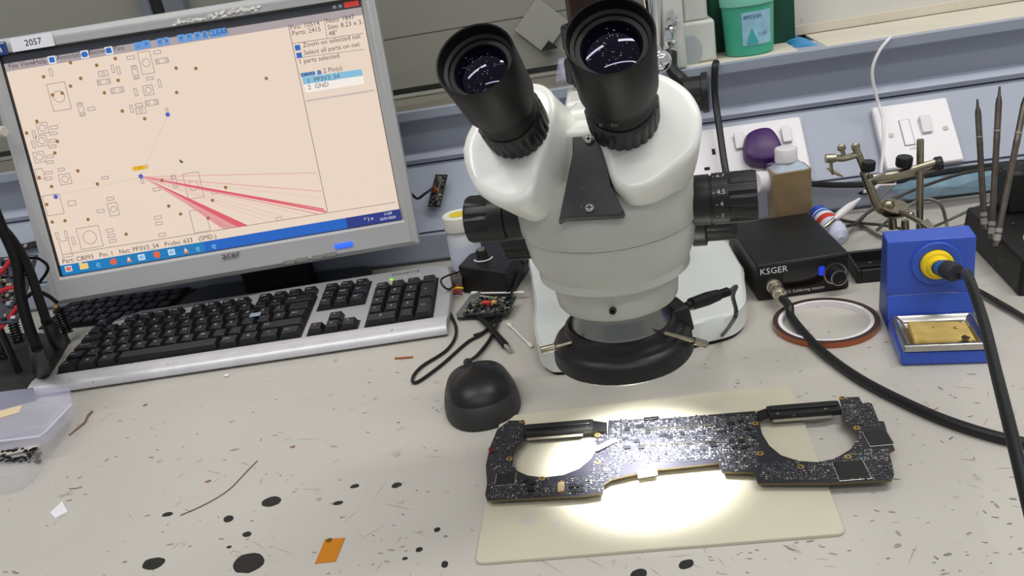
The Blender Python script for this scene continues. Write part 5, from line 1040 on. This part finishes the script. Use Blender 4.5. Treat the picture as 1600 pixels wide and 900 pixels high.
# ================================================================== WHITE CAPPED BOTTLE, DIMMER
def small_bottle():
    c = at(735, 412, 0); c = Vector((-.198, .925, 0)); M = T(*c); q = aty(720, 336, c.y).z
    t = thing('pill_bottle', 'white bottle with white cap and yellow dot beside the monitor', 'bottle', M)
    obj('body', MB(M).lathe([(.018, 0), (.0195, .003), (.0195, q-.026), (.017, q-.020), (.017, q-.012)], seg=36), [mat('bottle_white', (196, 200, 204), .35)], t)
    obj('cap', MB(M).lathe([(.0195, q-.016), (.0200, q-.015), (.0200, q+.001), (.019, q+.002), (.0165, q+.0018), (.016, q+.001)], seg=44, knurl=(1, 2, 2, .0003)), [mat('cap_ivory', (226, 224, 212), .4)], t)
    obj('sticker', MB(M).lathe([(.010, q+.0012), (.010, q+.0018)], M=T(-.001, 0, 0), seg=24), [mat('dot_yellow', (224, 200, 50), .5)], t, label='yellow dot on the cap')
    obj('label', MB(M).lathe([(.0198, .008), (.0198, q-.034)], seg=36, cap=False), [mat('label_lilac', (205, 208, 226), .5)], t)
small_bottle()
def dimmer():
    # top plane quad from the picture at the height of the box
    h = .034
    P = [xy(715, 416, h), xy(790, 425, h), xy(828, 372, h), xy(762, 366, h)]
    c = sum((Vector(p) for p in P), Vector((0, 0)))/4
    t = thing('dimmer_box', 'black light dimmer box with round knob, left of the microscope', 'dimmer', (c.x, c.y, 0))
    obj('case', MB().prism(P, 0, h), [BLACK_METAL], t, bevel=.002)
    k = at(754, 403, h); M = T(k.x, k.y, h)
    obj('knob', MB(M).lathe([(.0078, 0), (.0078, .002), (.0068, .0025), (.0064, .010), (.006, .0105)], seg=36, knurl=(2, 3, 2, .0003)), [BLACK_PL], t)
    obj('knob_cap', MB(M).lathe([(.0048, .0105), (.0046, .0125), (.002, .0132), (1e-4, .0133)], seg=30), [STEEL], t, label='shiny metal knob top')
    arc = MB(M @ T(.001, -.001, 0)); vs = []; n = 20
    for i in range(n+1):
        a = math.radians(185+i*9.2); w_ = .0022*(.35+.65*math.sin(math.pi*i/n)) ; vs += [((.0105-w_)*math.cos(a), (.0105-w_)*math.sin(a), .0003), ((.0105+w_)*math.cos(a), (.0105+w_)*math.sin(a), .0003)]
    obj('dial_arc', arc.add(vs, [(2*i, 2*i+1, 2*i+3, 2*i+2) for i in range(n)]), [KEY_LEG], t, smooth=0, label='white arc printed round the knob')
dimmer()
# clutter between keyboard and microscope
def loose_board():
    M = T(*at(765, 478, .010)) @ RZ(math.radians(-12)) @ RX(.12)
    t = thing('loose_circuit_board', 'small loose circuit board with red and yellow parts beside the keyboard', 'circuit board', at(765, 478, 0))
    obj('board', MB(M).box((0, 0, 0), (.052, .034, .0014)), [mat('green_black_board', (42, 52, 48), .5, var=.3, vscale=150)], t)
    obj('red_socket', MB(M).box((-.004, .002, .0025), (.009, .005, .004)), [mat('red_part', (205, 60, 45), .4)], t, bevel=.0004); obj('yellow_socket', MB(M).box((.005, .002, .0025), (.005, .005, .004)), [mat('tan_part', (205, 165, 100), .4)], t)
    random.seed(21); k = MB(M)
    for i in range(110): k.box((random.uniform(-.024, .024), random.uniform(-.015, .015), .0012), (random.uniform(.001, .004), random.uniform(.001, .003), random.uniform(.001, .004)), random.choice([0, 0, 1, 2]))
    obj('small_component', k, [CHIP, SOLDER, TAN], t, kind='stuff', smooth=0)
    c = at(775, 500, .004); obj('standoff', MB().box((c.x-.005, c.y+.01, .004), (.02, .015, .008)), [CHIP], t)
    for lab, pp_, m in (('grey flat ribbon offcut leaning on the loose circuit board', ((712, 492, .003), (735, 462, .014), (752, 455, .016), (745, 478, .010), (722, 498, .003)), mat('ribbon_grey', (98, 102, 106), .35, .3)), ('dark grey flat ribbon piece at the corner of the silver keyboard', ((700, 445, .008), (706, 420, .022), (722, 432, .022), (722, 448, .010)), mat('ribbon_taupe', (108, 100, 96), .4, .2))):
        v = [at(*q) for q in pp_]; n = len(v)
        o_ = obj('ribbon_piece', MB().add(v+[p+Vector((0, 0, .0006)) for p in v], [tuple(range(n))[::-1], tuple(range(n, 2*n))]+[(i, (i+1) % n, n+(i+1) % n, n+i) for i in range(n)]), [m], None, v[0], smooth=0); tag(o_, lab, 'ribbon', 'flat ribbon pieces')
    for i, (c0, c1, m, lab) in enumerate((((700, 452), (722, 447), RED_W, 'short red wire'), ((702, 455), (724, 450), YELLOW, 'short yellow wire'), ((702, 458), (720, 455), RED_W, 'second short red wire'), ((703, 462), (722, 460), mat('dark_red_wire', (110, 40, 35), .5), 'dark red wire'))):
        a_, b_ = at(*c0, .004+.001*(3-i)), at(*c1, .006+.001*(3-i)); tag(obj('short_wire', MB().tube([a_, (a_+b_)/2+Vector((0, 0, .002)), b_], .0012, seg=6), [m], None, a_), lab+' between the keyboard and the loose circuit board', 'wire', 'short wires')
    for i in range(3):
        p = [at(745+i*8, 500, .008), at(735+i*14, 505-i*3, .005), at(770+i*3, 515, .004)]
    pl_ = thing('cable_plug', 'thick black cable end with bare metal tip pointing at the mouse', 'cable', at(795, 545, .004))
    obj('sleeve', MB().tube([at(740, 488, .004), at(762, 508, .005), at(790, 540, .004)], .0028, seg=10, r2=.0038), [BLACK_MATTE], pl_)
    a_, b_ = at(790, 540, .004), at(798, 548, .004); obj('tip', MB().cyl(a_, b_, .0028, .002), [STEEL], pl_)
    tag(obj('black_wire', MB().tube([at(715, 498, .003), at(745, 497, .003), at(765, 512, .003), at(752, 520, .002), at(740, 524, .002)], .0014), [CABLE_BK], None, at(715, 498, 0)), 'thin black wire curled in front of the loose circuit board', 'wire')
loose_board()
def swab(a, b, lab, z=.002):
    A, B = at(*a, z), at(*b, z); d = (B-A).normalized(); t = thing('cotton_swab', lab, 'cotton swab', A, 'cotton swabs'); L = (B-A).length
    obj('stick', MB().cyl(A, B, .0011, seg=8), [WHITE_PL], t)
    for p, q in ((A, d), (B, -d)): obj('cotton_tip', MB(frame(p-q*.004, q)).lathe([(1e-4, 0), (.0018, .0015), (.0023, .005), (.0018, .009), (.0011, .011)], seg=12, cap=False), [mat('cotton', (226, 222, 210), .9)], t)
swab((795, 507), (829, 540), 'cotton swab on the bench pointing at the microscope base')
swab((740, 458), (816, 457), 'cotton swab lying behind the loose circuit board', .008)
# ================================================================== LEFT CLUTTER
def clutter():
    M = T(-.735, .735, 0) @ RZ(.08)
    p = [xy(-40, 520, .012), xy(45, 520, .012), xy(105, 520, .012), xy(48, 612, .012), xy(-60, 640, .012)]
    obj('black_pad', MB().prism(p, 0, .012), [mat('dark_pad', (44, 43, 41), .6, var=.25, vscale=40, dirt=((130, 128, 120), 90, .68, .06))], None, (p[1][0], p[1][1], 0), bevel=.001, label='dusty black block left of the silver keyboard', cat='block')
    # dark circuit board behind
    F_ = frame(ad(-28, 455, .90), Vector((.1, -.6, .8)), (1, 0, 0))
    t = thing('test_board', 'cluttered dark circuit board at the left edge behind the probe leads', 'circuit board', F_.to_translation())
    obj('board', MB(F_).box((0, 0, 0), (.105, .085, .002)), [mat('old_board', (44, 50, 62), .5, var=.4, vscale=120)], t)
    obj('standoff', MB().cyl(F_.to_translation(), (F_.to_translation().x, F_.to_translation().y, 0), .004), [CHIP], t)
    random.seed(31); k = MB(F_)
    for i in range(220): k.box((random.uniform(-.050, .050), random.uniform(-.039, .039), .002), (random.uniform(.001, .006), random.uniform(.001, .005), random.uniform(.001, .007)), random.choice([0, 0, 0, 0, 1, 2, 3, 4]))
    obj('small_component', k, [CHIP, SOLDER, mat('blue_part', (50, 66, 100), .4), mat('red_dark_part', (110, 40, 40), .4), TAN], t, kind='stuff', smooth=0)
    # sprung probes
    for (bx, by), (tx_, ty_), lab in (((30, 535), (13, 478), 'spring-loaded probe with brass tip, left of the silver keyboard, middle one'), ((106, 520), (85, 470), 'spring-loaded probe with brass tip touching the silver keyboard corner'), ((8, 560), (-6, 502), 'spring-loaded probe cut by the left photo edge')):
        b = at(bx, by, .012); e = ad(tx_, ty_, (b-CAMP).dot(ray(800, 450).normalized())); d = e-b; L = d.length
        s_ = thing('spring_probe', lab, 'probe', b, 'spring probes'); F2 = frame(b, d)
        n = 90; obj('spring', MB().tube([F2 @ Vector((.0058*math.cos(i*.6), .0058*math.sin(i*.6), L*.62*i/n)) for i in range(n)], .0011, seg=6, n=1), [mat('spring_dark', (40, 40, 40), .3, .8)], s_)
        obj('sleeve', MB(F2).lathe([(.0046, 0), (.0046, L*.64), (.0066, L*.64), (.0066, L*.72), (.003, L*.78)], seg=20), [BLACK_PL], s_)
        obj('tip', MB(F2).lathe([(.0034, L*.74), (.0032, L*.82), (.0008, L*1.0)], seg=16), [BRASS], s_, label='brass tip')
    for i, (pts, r, lab) in enumerate((([(-20, 300), (5, 360), (26, 410), (32, 460), (45, 510), (58, 545)], .0052, 'thick black probe cable running down the left photo edge'), ([(-20, 330), (20, 375), (45, 420), (62, 470), (74, 505)], .0045, 'black probe cable just right of the thickest one at the left'), ([(-10, 355), (20, 388), (40, 402), (60, 404), (75, 420), (55, 450)], .0016, 'thin black wire arching behind the probe cables'), ([(35, 470), (55, 456), (75, 462), (88, 472)], .002, 'thin black wire looping to the nearest brass tip'))):
        P = [ad(x, y, .86-.015*k) for k, (x, y) in enumerate(pts)]
        if i == 2: P = [ad(x, y, .90) for x, y in pts]
        e = P[-1]; t = thing('probe_cable', lab, 'cable', e, 'black cables at the left edge')
        obj('cable', MB().tube(P, r, seg=10), [mat('dull_black_cable', (9, 9, 10), .6, spec=.12)], t)
        if i < 2:
            d = (P[-1]-P[-2]).normalized(); bx_ = [at(68, 585, .014), at(92, 540, .014)][i]; obj('boot', MB(frame(e-d*.004, bx_-e)).lathe([(r, 0), (r*1.2, .006), (r*1.9, (bx_-e).length*.9), (r*1.7, (bx_-e).length)], seg=16), [BLACK_MATTE], t)
    for i, (pts, lab) in enumerate((([(-10, 438), (8, 418), (18, 404)], 'red wire rising steeply at the left edge'), ([(-10, 462), (8, 452), (26, 448)], 'red wire bending flat at the left edge'), ([(-10, 520), (8, 505), (28, 478)], 'red wire lowest at the left edge'))):
        P = [ad(x, y, .88) for x, y in pts]; tag(obj('red_wire', MB().tube(P, .0022, seg=8), [RED_W], None, P[0]), lab, 'wire', 'red wires at the left edge')
    # things poking from behind monitor's left edge
    q = aty(6, 205, .86); obj('white_knob', MB(frame(q-Vector((.012, 0, 0)), (1, -.2, 0))).lathe([(.003, 0), (.003, .006), (.0062, .006), (.0064, .014), (.005, .0155)], seg=20).cyl(q-Vector((.05, 0, 0)), q-Vector((.01, 0, 0)), .003), [mat('knob_white', (190, 186, 180), .4)], None, q, label='small white standoff sticking out left of the monitor', cat='standoff')  # a white knob on a thin stem, not a spacer
    q = onplane(42, 385, e0+sn*.008, sn); F_ = frame(q, sn, (1, 0, 0)) @ RZ(.1)
    t = thing('wall_buckle', 'small dark metal clasp on the trunking behind the monitor', 'clasp', q)
    obj('body', MB(F_).box((0, 0, 0), (.03, .010, .004)), [mat('clasp_dark', (60, 52, 50), .35, .7)], t, bevel=.001); obj('eye', MB(F_).lathe([(.003, .0015), (.003, .003), (1e-4, .003)], seg=14), [STEEL], t)
clutter()
def clear_box():
    # translucent parts box at the lower left
    h = .030
    fl, fr, br = at(-60, 790, .0), at(42, 770, 0), at(112, 660, 0)
    P = [at(-90, 800, 0), at(38, 772, 0), at(60, 752, 0), at(122, 660, 0), at(108, 640, 0), at(-60, 660, 0)]
    t = thing('parts_box', 'clear plastic parts box with lid at the lower left edge', 'box', at(10, 720, 0))
    n = len(P); c = sum(P, Vector())/n
    def loop(k, z): return [c+(p-c)*k+Vector((0, 0, z)) for p in P]
    A, B, C_, D_ = loop(.90, .0006), loop(.985, .021), loop(.965, .021), loop(.88, .0016)
    vs = A+B+C_+D_; fs = [tuple(range(n))[::-1]]+[(j*n+i, j*n+(i+1) % n, (j+1)*n+(i+1) % n, (j+1)*n+i) for j in range(3) for i in range(n)]+[tuple(3*n+i for i in range(n))]
    obj('tub', MB().add(vs, fs), [CLEAR], t, smooth=0)
    # lid, slightly up and to the back
    L = [at(-90, 700, .028), at(62, 682, .028), at(72, 674, .028), at(112, 632, .028), at(108, 606, .028), at(40, 608, .028), at(-90, 624, .028)]
    m = len(L); cl = sum(L, Vector())/m
    R0 = [p+Vector((0, 0, -.010)) for p in L]; R1 = L; R2 = [cl+(p-cl)*.90+Vector((0, 0, .003)) for p in L]
    vs = R0+R1+R2; fs = [(j*m+i, j*m+(i+1) % m, (j+1)*m+(i+1) % m, (j+1)*m+i) for j in range(2) for i in range(m)]+[tuple(2*m+i for i in range(m))]
    obj('lid', MB().add(vs, fs), [CLEAR_D], t, smooth=0)
    obj('hinge_strip', MB().tube([L[0], L[1], L[2], L[3]], .0012, seg=6, n=1), [mat('frost_edge', (215, 216, 235), .3, alpha=.8)], t)
    ps = [at(-40, 652, .0325), at(34, 632, .0325), at(30, 643, .0325), at(-40, 664, .0325)]
    obj('paper_label', MB().prism([(p.x, p.y) for p in ps], .0315, .0319), [mat('label_peach', (226, 205, 170), .7)], t, label='peach paper label on the lid')
    random.seed(41)
    tag(obj('sorted_chips', (lambda k: [k.box((0, 0, 0), (random.uniform(.002, .005), random.uniform(.0015, .003), .0012), 0, T(*at(random.uniform(0, 66), random.uniform(700, 722), .003)) @ RZ(random.uniform(-.4, .6))) for _ in range(46)] and k)(MB()), [CHIP], None, at(30, 712, .0016), smooth=0), 'tiny black chips scattered inside the clear parts box', 'chips', kind='stuff')
    ps = [at(-30, 712, .002), at(60, 694, .002), at(62, 700, .002), at(-30, 720, .002)]
    obj('paper_insert', MB().prism([(p.x, p.y) for p in ps], .0018, .0022), [mat('insert_cream', (222, 214, 200), .7)], None, ps[0], label='strip of cream paper inside the clear parts box', cat='paper')
clear_box()
# ================================================================== SMALL BITS ON THE BENCH
def flatbit(name, pts, m, lab, cat, z=.0006, th=.0005, **k):
    v = [at(*q, z) for q in pts]; n = len(v); c = v[0]
    return obj(name, MB().prism([(p.x, p.y) for p in v], .0001, z+th*0, **k), m if isinstance(m, list) else [m], None, (c.x, c.y, 0), label=lab, cat=cat, smooth=0)
flatbit('paper_scrap', [(78, 801), (97, 783), (106, 799), (86, 809)], PAPER, 'torn white paper scrap at the lower left of the bench', 'paper', z=.0012)
o = flatbit('amber_tape', [(508, 842), (539, 840), (524, 877), (492, 880)], AMBER, 'square piece of amber tape stuck on the bench at the bottom', 'tape')
v = at(514, 844, .0008); obj('flux_spot', MB(T(v.x, v.y, .0006)).prism(disc_poly(14, .0022, .0024, .08), 0, .0002), [mat('brown_flux', (104, 72, 18), .4)], None, (v.x, v.y, .0006), label='round brown flux spot on the corner of the amber tape', cat='spot')
P = [at(*q, .0006) for q in ((282, 805), (310, 793), (335, 780), (360, 763), (385, 737), (402, 720))]
tag(obj('wire_offcut', MB().tube(P, .0004, seg=6), [mat('wire_dark', (90, 82, 76), .5)], None, P[0]), 'long thin curved wire offcut on the bench', 'wire')
P = [at(*q, .0012) for q in ((108, 680), (120, 670), (132, 660), (137, 650), (144, 643))]
tag(obj('twig', MB().tube(P, .0006, seg=6, r2=.0014), [mat('twig_brown', (128, 98, 80), .6)], None, P[0]), 'frayed brown wire end beside the clear parts box', 'wire')
P = [at(*q, .001) for q in ((617, 560), (630, 559), (645, 558))]
tag(obj('copper_offcut', MB().tube(P, .0011, seg=6), [mat('orange_brown', (165, 95, 60), .5)], None, P[0]), 'short orange-brown offcut below the keyboard', 'offcut')
P = [at(*q, .0008) for q in ((108, 763), (118, 763), (128, 760))]
tag(obj('hair_wire', MB().tube(P, .0003, seg=5), [mat('wire_olive', (90, 90, 70), .5)], None, P[0]), 'tiny bent wire above the paper scrap', 'wire')
for q, lab in (((325, 751), 'reddish crumb caught on the long wire offcut'), ((227, 632), 'reddish crumb near the left end of the keyboard'), ((458, 697), 'reddish curled crumb in the open bench area')):
    c = at(*q, .001); random.seed(q[0]); obj('crumb', MB(T(c.x, c.y, 0)).prism(disc_poly(7, .0022, .0012, .4, rot=.5), .0001, .0012, inset=.0004, zi=.0004), [mat('crumb_red', (150, 106, 92), .6)], None, (c.x, c.y, 0), smooth=0, label=lab, cat='crumb')
c = at(354, 587, .001); obj('white_bead', MB().sphere((c.x, c.y, .0015), .0022, sc=(1.2, 1, .7)), [WHITE_PL], None, (c.x, c.y, 0), label='tiny white bead at the front edge of the keyboard', cat='bead')
c = at(1199, 430, .001)
